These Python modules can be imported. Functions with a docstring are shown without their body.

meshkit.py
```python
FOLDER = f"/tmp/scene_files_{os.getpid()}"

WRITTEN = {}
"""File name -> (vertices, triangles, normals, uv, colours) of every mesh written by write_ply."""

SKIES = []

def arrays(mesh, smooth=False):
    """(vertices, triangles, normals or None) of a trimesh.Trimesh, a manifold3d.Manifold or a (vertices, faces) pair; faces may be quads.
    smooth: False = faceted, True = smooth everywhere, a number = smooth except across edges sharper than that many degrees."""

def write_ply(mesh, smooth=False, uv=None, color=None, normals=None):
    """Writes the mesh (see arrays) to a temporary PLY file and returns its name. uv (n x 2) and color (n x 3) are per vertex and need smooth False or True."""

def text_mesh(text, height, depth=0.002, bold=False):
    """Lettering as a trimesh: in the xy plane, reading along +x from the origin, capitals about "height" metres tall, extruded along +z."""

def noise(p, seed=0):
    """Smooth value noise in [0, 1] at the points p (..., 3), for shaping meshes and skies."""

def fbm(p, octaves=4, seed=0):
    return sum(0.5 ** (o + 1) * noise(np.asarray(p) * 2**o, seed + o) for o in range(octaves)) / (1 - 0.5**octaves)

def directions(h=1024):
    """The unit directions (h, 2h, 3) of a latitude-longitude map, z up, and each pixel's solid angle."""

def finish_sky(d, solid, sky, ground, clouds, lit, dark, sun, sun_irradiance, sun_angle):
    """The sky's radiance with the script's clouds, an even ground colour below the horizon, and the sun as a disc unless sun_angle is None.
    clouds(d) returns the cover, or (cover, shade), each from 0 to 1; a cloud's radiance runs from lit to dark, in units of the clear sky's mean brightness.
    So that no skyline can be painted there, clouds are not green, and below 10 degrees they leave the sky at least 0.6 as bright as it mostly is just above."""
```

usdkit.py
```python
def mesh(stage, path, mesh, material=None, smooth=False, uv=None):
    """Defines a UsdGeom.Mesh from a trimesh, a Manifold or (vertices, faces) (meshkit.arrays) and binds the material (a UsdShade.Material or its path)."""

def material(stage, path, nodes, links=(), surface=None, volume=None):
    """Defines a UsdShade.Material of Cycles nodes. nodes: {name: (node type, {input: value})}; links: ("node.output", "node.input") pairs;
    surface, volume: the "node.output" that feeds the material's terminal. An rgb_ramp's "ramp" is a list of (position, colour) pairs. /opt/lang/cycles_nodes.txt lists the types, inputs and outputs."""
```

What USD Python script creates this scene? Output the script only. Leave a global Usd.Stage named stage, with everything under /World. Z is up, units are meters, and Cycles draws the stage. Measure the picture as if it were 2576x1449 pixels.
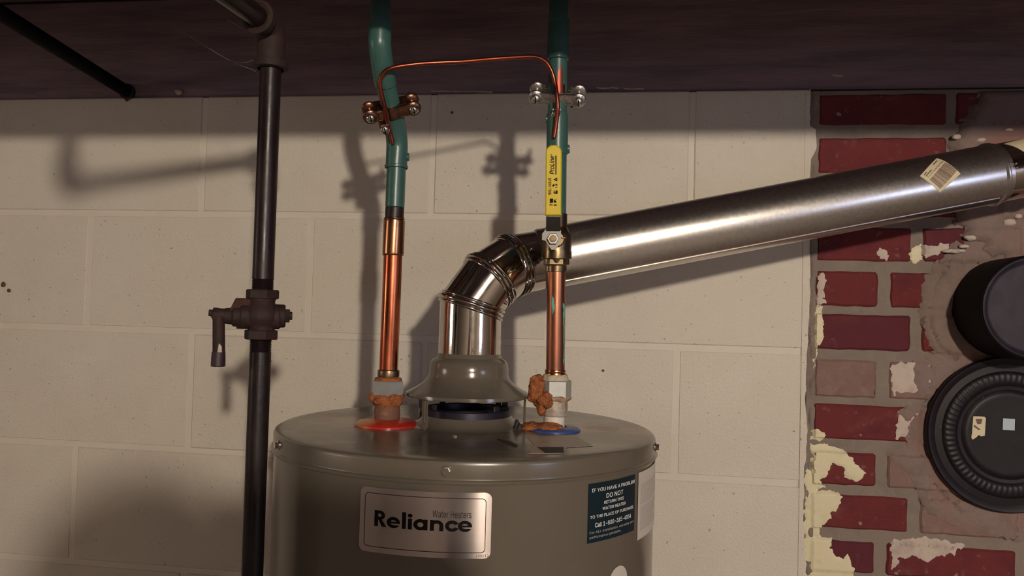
import math, random
import numpy as np, trimesh, usdkit, meshkit
import shapely.geometry as sg
from shapely import affinity
from shapely.ops import unary_union
from pxr import Usd, UsdGeom, UsdLux, UsdShade, Sdf, Gf, Vt

stage = Usd.Stage.CreateInMemory()
UsdGeom.SetStageUpAxis(stage, 'Z'); UsdGeom.SetStageMetersPerUnit(stage, 1.0)
UsdGeom.Xform.Define(stage, '/World'); UsdGeom.Scope.Define(stage, '/World/Looks')

# ------------------------------------------------------------------ camera, light, exposure
FPX, PW, PH = 2000.0, 2576, 1449
YAW, PITCH, ROLL = 0.141175, 0.030107, 0.027160
CAM = np.array([0.0, -1.27924, 1.67432])
EXPOSURE = 0.0
LAMP = np.array([0.725, -2.77, 2.121]); LAMP_COLOR = (1.0, 0.86, 0.69); LAMP_STRENGTH = 2250.0
UNSEEN_WARM_COLOR = (1.0, 0.80, 0.66); UNSEEN_WARM_STRENGTH = 11.0  # unseen left window, out of view, warm light on the wall
UNSEEN_COOL_COLOR = (0.55, 0.66, 1.0); UNSEEN_COOL_STRENGTH = 11.0  # unseen right window, out of view, cool light on the right side

def _frame():
    cy, sy, cp, sp, cr, sr = math.cos(YAW), math.sin(YAW), math.cos(PITCH), math.sin(PITCH), math.cos(ROLL), math.sin(ROLL)
    f = np.array([-sy * cp, cy * cp, sp]); r0 = np.array([cy, sy, 0.0]); u0 = np.cross(r0, f)
    return cr * r0 + sr * u0, -sr * r0 + cr * u0, f
CR, CU, CF = _frame()
cam = UsdGeom.Camera.Define(stage, '/World/camera')
cam.AddTransformOp().Set(Gf.Matrix4d(*CR, 0, *CU, 0, *(-CF), 0, *CAM, 1))
cam.CreateHorizontalApertureAttr(36.0); cam.CreateVerticalApertureAttr(36.0 * PH / PW)
cam.CreateFocalLengthAttr(36.0 * FPX / PW); cam.CreateClippingRangeAttr(Gf.Vec2f(0.02, 50)); cam.CreateExposureAttr(EXPOSURE)

def ray(px, py): return CF + CR * (px - PW / 2) / FPX - CU * (py - PH / 2) / FPX
def AT(px, py, d): return CAM + ray(px, py) * d                      # point at a measured distance along the optical axis
def ONY(px, py, Y=0.0):
    v = ray(px, py); return CAM + v * (Y - CAM[1]) / v[1]
def ONZ(px, py, z):
    v = ray(px, py); return CAM + v * (z - CAM[2]) / v[2]

# ------------------------------------------------------------------ helpers: prims
used = {}
def numbered(path):
    n = used.get(path, 0); used[path] = n + 1
    return path if n == 0 else f'{path}_{n:03d}'
def tag(p, label=None, cat=None, group=None, kind=None):
    for k, v in (('label', label), ('category', cat), ('group', group), ('kind', kind)):
        if v: p.SetCustomDataByKey(k, v)
    return p
def thing(name, label, cat, loc=(0, 0, 0), group=None, kind=None):
    path = numbered('/World/' + name)
    x = UsdGeom.Xform.Define(stage, path); x.AddTranslateOp().Set(Gf.Vec3d(*map(float, loc)))
    return Node(path, np.array(loc, float), tag(x.GetPrim(), label, cat, group, kind))
class Node:
    def __init__(s, path, loc, prim): s.path, s.loc, s.prim = path, loc, prim
def part(name, m, material, parent, label=None, smooth=35, kind=None):
    """m in world coordinates; parent a Node (thing or part)."""
    if isinstance(m, (list, tuple)) : m = trimesh.util.concatenate(list(m))
    m = m.copy(); m.vertices = m.vertices - parent.loc
    path = numbered(parent.path + '/' + name)
    p = usdkit.mesh(stage, path, m, M[material], smooth=smooth).GetPrim()
    return Node(path, parent.loc, tag(p, label, None, None, kind))
def single(name, m, material, label=None, cat=None, kind=None, smooth=35, group=None):
    if isinstance(m, (list, tuple)) : m = trimesh.util.concatenate(list(m))
    path = numbered('/World/' + name)
    p = usdkit.mesh(stage, path, m, M[material], smooth=smooth).GetPrim()
    return Node(path, np.zeros(3), tag(p, label, cat, group, kind))

# ------------------------------------------------------------------ helpers: shapes
def nrm(v): v = np.asarray(v, float); return v / np.linalg.norm(v)
def basis(axis, up=None):
    a = nrm(axis); up = np.array([0, 0, 1.0]) if up is None else np.asarray(up, float)
    if abs(a @ nrm(up)) > .98: up = np.array([0, 1.0, 0]) if abs(a[1]) < .9 else np.array([1.0, 0, 0])
    x = nrm(np.cross(up, a)); return x, np.cross(a, x), a
def place(m, o, x, y, z):
    m = m.copy(); m.vertices = np.asarray(o) + m.vertices @ np.array([x, y, z])
    if np.dot(np.cross(x, y), z) < 0: m.invert()
    return m
def lathe(profile, n=48, o=(0, 0, 0), axis=(0, 0, 1)):
    p = np.array(profile, float); k = len(p); ang = np.arange(n) * 2 * np.pi / n
    v = np.stack([p[:, 0, None] * np.cos(ang), p[:, 0, None] * np.sin(ang), np.repeat(p[:, 1, None], n, 1)], -1).reshape(-1, 3)
    i, j = np.meshgrid(np.arange(k - 1), np.arange(n), indexing='ij')
    a, b, c, d = i * n + j, i * n + (j + 1) % n, (i + 1) * n + (j + 1) % n, (i + 1) * n + j
    f = np.concatenate([np.stack([a, b, c], -1).reshape(-1, 3), np.stack([a, c, d], -1).reshape(-1, 3)])
    m = trimesh.Trimesh(v, f, process=False); m.merge_vertices(); m.update_faces(m.nondegenerate_faces())
    x, y, z = basis(axis) if tuple(axis) != (0, 0, 1) else np.eye(3)
    return place(m, o, x, y, z)
def rod(a, b, r, n=32, bev=None, r2=None):
    a, b = np.asarray(a, float), np.asarray(b, float); L = np.linalg.norm(b - a); r2 = r if r2 is None else r2
    e = min(r, r2, L) * .12 if bev is None else bev
    return lathe([(0, 0), (r - e, 0), (r, e), (r2, L - e), (r2 - e, L), (0, L)], n, a, b - a)
def hexrod(a, b, af, bev=.06, turn=0.0):
    a, b = np.asarray(a, float), np.asarray(b, float); L = np.linalg.norm(b - a); r = af / math.sqrt(3); e = r * bev
    m = lathe([(0, 0), (r - e, 0), (r, e), (r, L - e), (r - e, L), (0, L)], 6)
    m.apply_transform(trimesh.transformations.rotation_matrix(turn, [0, 0, 1]))
    x, y, z = basis(b - a); return place(m, a, x, y, z)
def spline(pts, n=12):
    p = np.array(pts, float); q = np.vstack([2 * p[0] - p[1], p, 2 * p[-1] - p[-2]]); out = []
    for i in range(1, len(q) - 2):
        t = np.linspace(0, 1, n, endpoint=False)[:, None]
        a, b, c, d = q[i - 1], q[i], q[i + 1], q[i + 2]
        out.append(.5 * (2 * b + (c - a) * t + (2 * a - 5 * b + 4 * c - d) * t**2 + (3 * b - a - 3 * c + d) * t**3))
    return np.vstack([*out, p[-1:]])
def sweep(path, r, n=24, closed=False, cap=True):
    p = np.asarray(path, float); k = len(p); r = np.broadcast_to(r, (k,))
    t = np.roll(p, -1, 0) - np.roll(p, 1, 0)
    if not closed: t[0], t[-1] = p[1] - p[0], p[-1] - p[-2]
    t /= np.linalg.norm(t, axis=1, keepdims=True)
    x = basis(t[0])[0]; X = []
    for i in range(k):
        x = nrm(x - t[i] * (x @ t[i])); X.append(x)
    X = np.array(X); Y = np.cross(t, X); ang = np.arange(n) * 2 * np.pi / n
    v = (p[:, None] + r[:, None, None] * (np.cos(ang)[None, :, None] * X[:, None] + np.sin(ang)[None, :, None] * Y[:, None])).reshape(-1, 3)
    i, j = np.meshgrid(np.arange(k if closed else k - 1), np.arange(n), indexing='ij')
    a, b, c, d = i * n + j, i * n + (j + 1) % n, ((i + 1) % k) * n + (j + 1) % n, ((i + 1) % k) * n + j
    f = [np.stack([a, b, c], -1).reshape(-1, 3), np.stack([a, c, d], -1).reshape(-1, 3)]
    if cap and not closed:
        v = np.vstack([v, p[:1], p[-1:]]); m0, m1 = len(v) - 2, len(v) - 1; j = np.arange(n); e = (k - 1) * n
        f += [np.stack([(j + 1) % n, j, np.full(n, m0)], -1), np.stack([e + j, e + (j + 1) % n, np.full(n, m1)], -1)]
    return trimesh.Trimesh(v, np.concatenate(f), process=False)
def bbox(lo, hi, b=.002):
    lo, hi = np.array(lo, float), np.array(hi, float); c, h = (lo + hi) / 2, (hi - lo) / 2; b = min(b, *(h * .9))
    pts = []
    for s in np.array(np.meshgrid([-1, 1], [-1, 1], [-1, 1])).T.reshape(-1, 3):
        for k in range(3):
            q = h - b; q[k] = h[k]; pts.append(c + s * q)
    return trimesh.convex.convex_hull(np.array(pts))
def hull(*ms): return trimesh.convex.convex_hull(np.vstack([m.vertices if hasattr(m, 'vertices') else m for m in ms]))
def ball(c, r, sub=3, s=(1, 1, 1)):
    m = trimesh.creation.icosphere(sub, r); m.vertices = m.vertices * np.array(s) + np.array(c); return m
def lump(c, s, seed, amp=.35, freq=1.0, sub=4):
    m = trimesh.creation.icosphere(sub, 1.0); d = m.vertices.copy(); s = np.array(s, float)
    n = meshkit.fbm((d * s + np.array(c)) * freq * 120 + seed * 7.3, 4, seed) - .5
    m.vertices = np.array(c) + d * s * (1 + 2 * amp * n)[:, None]; return m
def rough(m, amp, freq, seed=0):
    m = m.copy(); n = meshkit.fbm(m.vertices * freq + 31.7, 3, seed) - .5
    m.vertices = m.vertices + m.vertex_normals * (2 * amp * n)[:, None]; return m
def extrude(poly, h):
    gs = [g for g in getattr(poly, 'geoms', [poly]) if g.area > 1e-10]
    return trimesh.util.concatenate([trimesh.creation.extrude_polygon(g, h, engine='earcut') for g in gs])
def rrect(x0, z0, x1, z1, r): return sg.box(x0 + r, z0 + r, x1 - r, z1 - r).buffer(r, 6)
def fine(m, e):
    v, f = trimesh.remesh.subdivide_to_size(m.vertices, m.faces, e, max_iter=12); m = trimesh.Trimesh(v, f, process=False); m.merge_vertices(); return m
def text(s, h, bold=False, depth=.0003): return meshkit.text_mesh(s, h, depth, bold)
def centred(m, x, z):
    b = m.bounds; m = m.copy(); m.vertices = m.vertices + [x - (b[0, 0] + b[1, 0]) / 2, z - (b[0, 1] + b[1, 1]) / 2, 0]; return m
def grid_patch(poly, step, hfn):
    """A skin over the wall plane: poly in (x, z); hfn(x, z, edge distance) gives its Y."""
    x0, z0, x1, z1 = poly.bounds; rng = np.random.default_rng(int(abs(x0 + z0) * 9999))
    g = np.stack(np.meshgrid(np.arange(x0, x1, step), np.arange(z0, z1, step)), -1).reshape(-1, 2) + rng.uniform(-.25, .25, (0 + len(np.arange(x0, x1, step)) * len(np.arange(z0, z1, step)), 2)) * step
    import shapely
    inner = poly.buffer(-step * .5)
    g = g[shapely.contains_xy(inner, g[:, 0], g[:, 1])]
    edge = np.vstack([np.array(poly_.exterior.segmentize(step).coords)[:-1] for poly_ in getattr(poly, 'geoms', [poly])])
    pts = np.vstack([edge, g])
    from scipy.spatial import Delaunay
    t = Delaunay(pts).simplices; c = pts[t].mean(1); t = t[shapely.contains_xy(poly, c[:, 0], c[:, 1])]
    d = shapely.distance(shapely.points(pts), poly.boundary)
    y = hfn(pts[:, 0], pts[:, 1], d)
    v = np.stack([pts[:, 0], y, pts[:, 1]], 1)
    m = trimesh.Trimesh(v, t, process=False); 
    if m.face_normals[:, 1].mean() > 0: m.invert()
    return m
def ragged(pts, amp, seed, step=.003):
    p = sg.Polygon(pts).buffer(0).segmentize(step); c = np.array(p.exterior.coords)[:-1]; k = np.c_[c, np.zeros(len(c))]
    d = np.stack([meshkit.fbm(k * 150 + 3, 3, seed), meshkit.fbm(k * 150 + 50, 3, seed + 9)], 1) - .5
    q = sg.Polygon(c + 2 * amp * d).buffer(0)
    return max(getattr(q, 'geoms', [q]), key=lambda g: g.area)

# ------------------------------------------------------------------ materials
M = {}
def mat(name, base, rough=.5, metal=0.0, var=None, specks=None, bump=None, stains=(), rvar=None, coat=0.0, emit=None, stretch=None, spec=.5, aniso=0.0):
    n = {'g': ('geometry', {}), 'p': ('principled_bsdf', {'roughness': rough, 'metallic': metal, 'specular_ior_level': spec, 'coat_weight': coat, 'anisotropic': aniso})}
    L = []; pos = 'g.position'
    if stretch:
        n['mp'] = ('mapping', {'mapping_type': 'point', 'scale': stretch}); L.append((pos, 'mp.vector')); pos = 'mp.vector'
    cur = None
    def layer(k, mask, colour):
        nonlocal cur
        n[k] = ('mix', {'mix_type': 'mix', 'color1': base, 'color2': colour}); L.append((mask, k + '.fac'))
        if cur: L.append((cur, k + '.color1'))
        cur = k + '.color'
    for i, (colour, scale, lo, hi, amt) in enumerate(var or []):
        n[f'n{i}'] = ('noise_texture', {'scale': scale, 'detail': 5.0, 'roughness': .6, 'distortion': .3}); L.append((pos, f'n{i}.vector'))
        n[f'r{i}'] = ('map_range', {'from_min': lo, 'from_max': hi, 'to_min': 0.0, 'to_max': amt, 'clamp': True}); L.append((f'n{i}.fac', f'r{i}.value'))
        layer(f'm{i}', f'r{i}.result', colour)
    for i, (c, s, colour, amt, nscale) in enumerate(stains):
        s = np.array(s, float); c = np.array(c, float)
        n[f's{i}'] = ('mapping', {'mapping_type': 'point', 'scale': 1 / s, 'location': -c / s}); L.append(('g.position', f's{i}.vector'))
        n[f'q{i}'] = ('gradient_texture', {'gradient_type': 'spherical'}); L.append((f's{i}.vector', f'q{i}.vector'))
        n[f'sn{i}'] = ('noise_texture', {'scale': nscale, 'detail': 5.0, 'roughness': .65}); L.append(('g.position', f'sn{i}.vector'))
        n[f'sm{i}'] = ('math', {'math_type': 'multiply'}); L += [(f'q{i}.fac', f'sm{i}.value1'), (f'sn{i}.fac', f'sm{i}.value2')]
        n[f'sr{i}'] = ('map_range', {'from_min': .08, 'from_max': .42, 'to_min': 0.0, 'to_max': amt, 'clamp': True}); L.append((f'sm{i}.value', f'sr{i}.value'))
        layer(f'sx{i}', f'sr{i}.result', colour)
    for i, (colour, scale, thr, amt) in enumerate(specks or []):
        n[f'k{i}'] = ('noise_texture', {'scale': scale, 'detail': 2.0, 'roughness': .5}); L.append(('g.position', f'k{i}.vector'))
        n[f'kr{i}'] = ('map_range', {'from_min': thr, 'from_max': thr + .03, 'to_min': 0.0, 'to_max': amt, 'clamp': True}); L.append((f'k{i}.fac', f'kr{i}.value'))
        layer(f'km{i}', f'kr{i}.result', colour)
    if cur: L.append((cur, 'p.base_color'))
    else: n['p'][1]['base_color'] = base
    if rvar:
        n['rn'] = ('noise_texture', {'scale': rvar[0], 'detail': 4.0}); L.append((pos, 'rn.vector'))
        n['rr'] = ('map_range', {'from_min': .3, 'from_max': .7, 'to_min': rvar[1], 'to_max': rvar[2], 'clamp': True}); L += [('rn.fac', 'rr.value'), ('rr.result', 'p.roughness')]
    if aniso:
        n['tz'] = ('combine_xyz', {'z': 1.0}); L.append(('tz.vector', 'p.tangent'))
    if bump:
        n['bn'] = ('noise_texture', {'scale': bump[0], 'detail': 5.0, 'roughness': .6}); L.append((pos, 'bn.vector'))
        n['b'] = ('bump', {'strength': bump[1], 'distance': bump[2]}); L += [('bn.fac', 'b.height'), ('b.normal', 'p.normal')]
    if emit: n['p'][1].update(emission_color=emit[0], emission_strength=emit[1])
    M[name] = usdkit.material(stage, '/World/Looks/' + name, n, L, surface='p.BSDF')

mat('wall_paint', (.60, .555, .48), .62, var=[((.52, .475, .41), 3, .45, .7, .55), ((.64, .60, .53), 9, .5, .75, .5)], specks=[((.17, .13, .10), 170, .705, .75), ((.24, .19, .15), 420, .70, .5), ((.2, .16, .12), 55, .76, .6)], bump=(240, .75, .0016))
mat('wall_mortar', (.62, .575, .50), .62, var=[((.55, .50, .43), 6, .5, .7, .4)], bump=(300, .35, .001))
mat('room_paint', (.24, .205, .18), .8)
mat('floor_concrete', (.36, .32, .28), .7, var=[((.28, .25, .22), 4, .4, .7, .8)], bump=(60, .4, .002))
mat('old_wood', (.25, .175, .205), .75, var=[((.135, .098, .125), 3, .4, .65, .8), ((.35, .265, .275), 8, .6, .8, .5)], bump=(14, .5, .002), stretch=(1.5, 14, 16), specks=[((.3, .26, .24), 40, .79, .4)])
mat('brick_red', (.140, .026, .028), .85, spec=.25, var=[((.095, .019, .028), 22, .45, .7, .9), ((.22, .11, .095), 16, .58, .75, .5), ((.26, .17, .145), 70, .6, .75, .5)], bump=(220, .7, .0015), specks=[((.42, .33, .27), 45, .72, .5)])
mat('brick_pale', (.205, .125, .108), .85, var=[((.16, .062, .052), 18, .5, .7, .7), ((.26, .18, .155), 50, .5, .7, .6)], bump=(220, .7, .0015))
mat('brick_purple', (.100, .021, .030), .85, spec=.25, var=[((.155, .036, .036), 16, .5, .7, .8), ((.20, .125, .115), 40, .64, .77, .5)], bump=(220, .7, .0015))
mat('brick_mortar', (.225, .188, .160), .9, spec=.25, var=[((.165, .135, .118), 16, .45, .7, .8), ((.27, .225, .195), 70, .55, .75, .5)], bump=(160, .8, .002))
mat('patch_mortar', (.225, .165, .148), .9, spec=.25, var=[((.25, .125, .105), 9, .5, .68, .8), ((.16, .125, .115), 30, .5, .72, .8), ((.31, .24, .21), 90, .6, .78, .5)], bump=(150, .9, .002))
mat('cream_paint', (.66, .60, .40), .55, var=[((.55, .47, .33), 30, .5, .7, .5)], bump=(120, .5, .001))
mat('white_lime', (.52, .44, .38), .8, var=[((.36, .27, .24), 40, .45, .7, .7)], bump=(140, .8, .002))
mat('heater_enamel', (.112, .096, .075), .33, var=[((.098, .083, .066), 5, .45, .7, .6)], bump=(30, .06, .0005), rvar=(6, .15, .22))
mat('black_iron', (.0110, .0064, .0066), .38, metal=.0, var=[((.020, .0105, .0095), 30, .5, .75, .8)], bump=(90, .35, .0008), rvar=(20, .26, .48), spec=.32)
mat('dark_iron', (.0020, .0015, .0030), .7, spec=.06, bump=(90, .35, .0008))  # even near-black iron of the old pipe
mat('rust_brown', (.055, .024, .017), .8, spec=.2, var=[((.03, .014, .011), 60, .45, .7, .8)], bump=(140, .6, .0012))
mat('rusty_iron', (.027, .0130, .0112), .7, spec=.3, var=[((.012, .007, .0068), 30, .45, .7, .8), ((.050, .022, .017), 60, .62, .8, .5)], bump=(140, .6, .0012))
mat('grip_vinyl', (.022, .009, .016), .55, var=[((.3, .24, .12), 40, .74, .8, .7)], bump=(120, .3, .0008))
mat('green_paint', (.036, .098, .086), .33, var=[((.026, .070, .068), 14, .45, .7, .7), ((.056, .135, .11), 50, .58, .8, .5)], bump=(120, .25, .0006))
mat('copper', (.54, .18, .085), .25, metal=1.0, var=[((.42, .085, .045), 26, .42, .6, .9), ((.20, .12, .075), 55, .56, .72, .7)], stretch=(1, 1, .25), rvar=(40, .18, .40))
mat('copper_patina', (.38, .155, .088), .36, metal=1.0, var=[((.27, .10, .062), 26, .45, .7, .8), ((.19, .11, .075), 60, .55, .75, .7)], stretch=(1, 1, .3), rvar=(40, .28, .48))
mat('copper_wire', (.33, .082, .048), .34, metal=1.0, var=[((.19, .042, .030), 60, .5, .7, .8)])
mat('dark_copper', (.20, .052, .038), .4, metal=1.0)
mat('solder_copper', (.38, .18, .095), .25, metal=1.0, var=[((.22, .11, .06), 60, .5, .7, .8), ((.72, .68, .6), 120, .66, .74, .7)])
mat('verdigris', (.12, .38, .34), .8, var=[((.07, .25, .22), 90, .45, .7, .7)], bump=(200, .5, .001))
mat('brass', (.20, .148, .085), .33, metal=1.0, var=[((.11, .08, .05), 45, .45, .7, .8)], rvar=(60, .25, .45))
mat('steel_bright', (.62, .58, .53), .24, metal=1.0, bump=(500, .05, .0003))
mat('lever_plate', (.155, .15, .14), .42, metal=1.0, bump=(500, .05, .0003))
mat('lever_steel', (.27, .262, .245), .42, metal=1.0, bump=(500, .05, .0003))
mat('steel_dull', (.36, .365, .355), .42, metal=.5, var=[((.30, .30, .28), 60, .45, .7, .7)])
mat('zinc', (.58, .55, .54), .33, metal=1.0, var=[((.36, .33, .33), 90, .45, .7, .8)], bump=(260, .6, .001))
mat('bronze', (.23, .115, .075), .34, metal=1.0, var=[((.12, .06, .05), 60, .45, .7, .8)], bump=(200, .3, .0008))
mat('galvanized', (.60, .575, .545), .30, metal=1.0, var=[((.56, .535, .505), 150, .4, .65, .6)], bump=(500, .10, .0004), rvar=(220, .28, .315))
mat('galvanized_shiny', (.58, .545, .50), .09, metal=1.0, var=[((.52, .49, .45), 30, .4, .65, .6)], bump=(45, .10, .0007), rvar=(60, .07, .13))
mat('brushed_plate', (.62, .545, .52), .21, metal=.87, stretch=(1, 1, 40), var=[((.58, .51, .48), 30, .4, .7, .7)], aniso=.9)
mat('black_print', (.006, .004, .005), .6, spec=.1)
mat('thin_print', (.03, .02, .02), .6, spec=.1)
mat('label_navy', (.006, .0165, .025), .35, spec=.25)
mat('white_print', (.62, .61, .58), .45)
mat('grey_print', (.36, .34, .32), .5)
mat('label_white', (.52, .48, .44), .4)
mat('label_cream', (.62, .54, .36), .5)
mat('label_blue', (.42, .50, .56), .4)
mat('bar_print', (.10, .06, .06), .5)
mat('yellow_vinyl', (.60, .45, .008), .38, spec=.3, var=[((.52, .39, .007), 18, .5, .7, .4)])
mat('rust_crust', (.36, .115, .030), .85, var=[((.13, .035, .018), 130, .42, .62, .9), ((.50, .20, .055), 260, .55, .72, .8), ((.55, .45, .33), 90, .68, .76, .5)], bump=(380, .9, .002))
mat('lime_crust', (.48, .42, .31), .85, var=[((.36, .14, .05), 120, .48, .62, .9)], bump=(300, .8, .0015))
mat('galv_nipple', (.44, .43, .38), .6, metal=.35, var=[((.33, .11, .04), 70, .48, .66, .9)], bump=(240, .5, .001))
mat('rusty_nipple', (.15, .066, .042), .75, var=[((.30, .13, .05), 80, .5, .68, .8), ((.34, .30, .25), 60, .6, .75, .7)], bump=(240, .6, .0015))
mat('red_plastic', (.52, .030, .016), .28, stains=[(None or (0, 0, 0), (1, 1, 1), (.5, .2, .05), 0.0, 60)])
mat('blue_plastic', (.022, .065, .24), .35)
mat('white_plastic', (.62, .58, .52), .4, var=[((.42, .20, .07), 90, .52, .68, .9)])
mat('flue_dark', (.030, .026, .040), .45, metal=.6)
mat('bore_black', (.010, .009, .011), .9)  # near-black inside of the flue bore
mat('black_enamel', (.0085, .0055, .0080), .45, spec=.25, var=[((.017, .012, .016), 60, .5, .75, .6)], bump=(150, .25, .0006), specks=[((.25, .2, .2), 240, .76, .6)])
mat('stub_steel', (.020, .015, .026), .55, spec=.3, var=[((.045, .036, .055), 26, .45, .7, .8)], bump=(140, .3, .0008))
mat('stub_side', (.006, .0042, .005), .7, spec=.2)
mat('residue', (.34, .29, .235), .4, var=[((.24, .20, .155), 90, .45, .65, .9)])
mat('dark_flake', (.020, .014, .012), .7)
mat('cobweb_silk', (.20, .17, .17), .8)
mat('dirt', (.10, .055, .04), .9, bump=(300, .8, .002))
mat('lamp_glass', (.9, .85, .7), .4, emit=(LAMP_COLOR, LAMP_STRENGTH))
mat('dark_enamel', (.02, .03, .025), .4)
mat('porcelain', (.7, .68, .62), .3)
mat('unseen_pane_warm', (.3, .35, .45), .1, emit=(UNSEEN_WARM_COLOR, UNSEEN_WARM_STRENGTH))
mat('unseen_pane_cool', (.3, .35, .45), .1, emit=(UNSEEN_COOL_COLOR, UNSEEN_COOL_STRENGTH))
mat('unseen_frame_paint', (.5, .48, .44), .5)

# ------------------------------------------------------------------ the room
ZF, ZTOP, ZSUB = 0.0, 2.034, 2.215
XL, XR, YF = -2.9, 2.2, -4.2
XEND = float(ONY(2029, 700)[0])                                     # where the block wall meets the chimney
single('floor', bbox((XL - .1, YF - .1, -.1), (XR + .1, .1, 0), .001), 'floor_concrete', kind='structure')
for nm, lo, hi in (('wall_left', (XL - .12, YF, 0), (XL, 0, ZSUB)), ('wall_right', (XR, YF, 0), (XR + .12, 0, ZSUB)), ('wall_front', (XL, YF - .12, 0), (XR, YF, ZSUB))):
    single(nm, bbox(lo, hi, .001), 'room_paint', kind='structure')
wb = thing('wall_back', None, None, kind='structure')
BH, BW = .2032, .4064
part('mortar', bbox((XL, .0015, 0), (XEND - .0005, .19, ZTOP - .002), .001), 'wall_mortar', wb)
single('wall_back', bbox((1.156, .02, 0), (XR, .19, ZTOP), .001), 'room_paint', kind='structure')
rng = np.random.default_rng(5)
zbeds = [ZTOP, 1.8288, 1.6256, 1.4224] + [1.4224 - BH * k for k in range(1, 8)]
heads = {0: [-.728, -.321, .0995], 1: [-.935, -.528, -.121], 2: [-.735, -.325, .083], 3: [-.945, -.537, -.13]}
for r in range(10):
    h = heads.get(r, [[-.735, -.325, .083], [-.935, -.528, -.121]][r % 2]); h = sorted(h)
    while h[0] > XL + .1: h = [h[0] - BW] + h
    if h[-1] + BW < XEND - .05: h.append(h[-1] + BW)
    xs = [max(XL, h[0] - BW)] + h + [XEND]
    zb, zt = max(zbeds[r + 1], 0), zbeds[r]
    g = .0042
    for x0, x1 in zip(xs[:-1], xs[1:]):
        if x1 - x0 < .03: continue
        y = rng.uniform(-.0008, .0008)
        m = bbox((x0 + g, y, zb + g), (x1 - (g if x1 < XEND - .01 else 0), .185, zt - (g if r else .001)), .0022)
        part('concrete_block', m, 'wall_paint', wb, smooth=False)
edge = [(XEND - .006, .05)]; zz_ = .05
er_ = np.random.default_rng(9)
while zz_ < ZTOP - .01:
    zz_ += er_.uniform(.004, .016); w = .0010 + .0035 * max(0, meshkit.noise(np.array([[zz_ * 14, 1., 2.]]))[0] - .4) * 2 + er_.uniform(-.0008, .0012)
    if 1.925 < zz_ < 1.975: w += .0085
    edge.append((XEND + w, zz_))
edge.append((XEND - .006, ZTOP - .01))
pe = sg.Polygon(edge).buffer(0); pe = max(getattr(pe, 'geoms', [pe]), key=lambda g: g.area)
m = extrude(pe, .0022); m.vertices = np.stack([m.vertices[:, 0], .0008 - m.vertices[:, 2], m.vertices[:, 1]], 1); m.fix_normals()
part('paint_edge', m, 'wall_paint', wb, smooth=False, label='ragged paint edge at the end of the block wall')
# dirt lumps, and brown spots in place of small holes in the wall
for i, (px, py, s) in enumerate([(8, 716, 9), (22, 731, 7), (1438, 268, 4), (1452, 267, 4), (1517, 932, 4), (1137, 283, 4)]):
    part('brown_spot', lump(ONY(px, py, -.001), np.array([s, 3, s]) * .00052, i + 3, .4), 'dirt', wb, label='small brown spot on the painted block wall')

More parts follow.
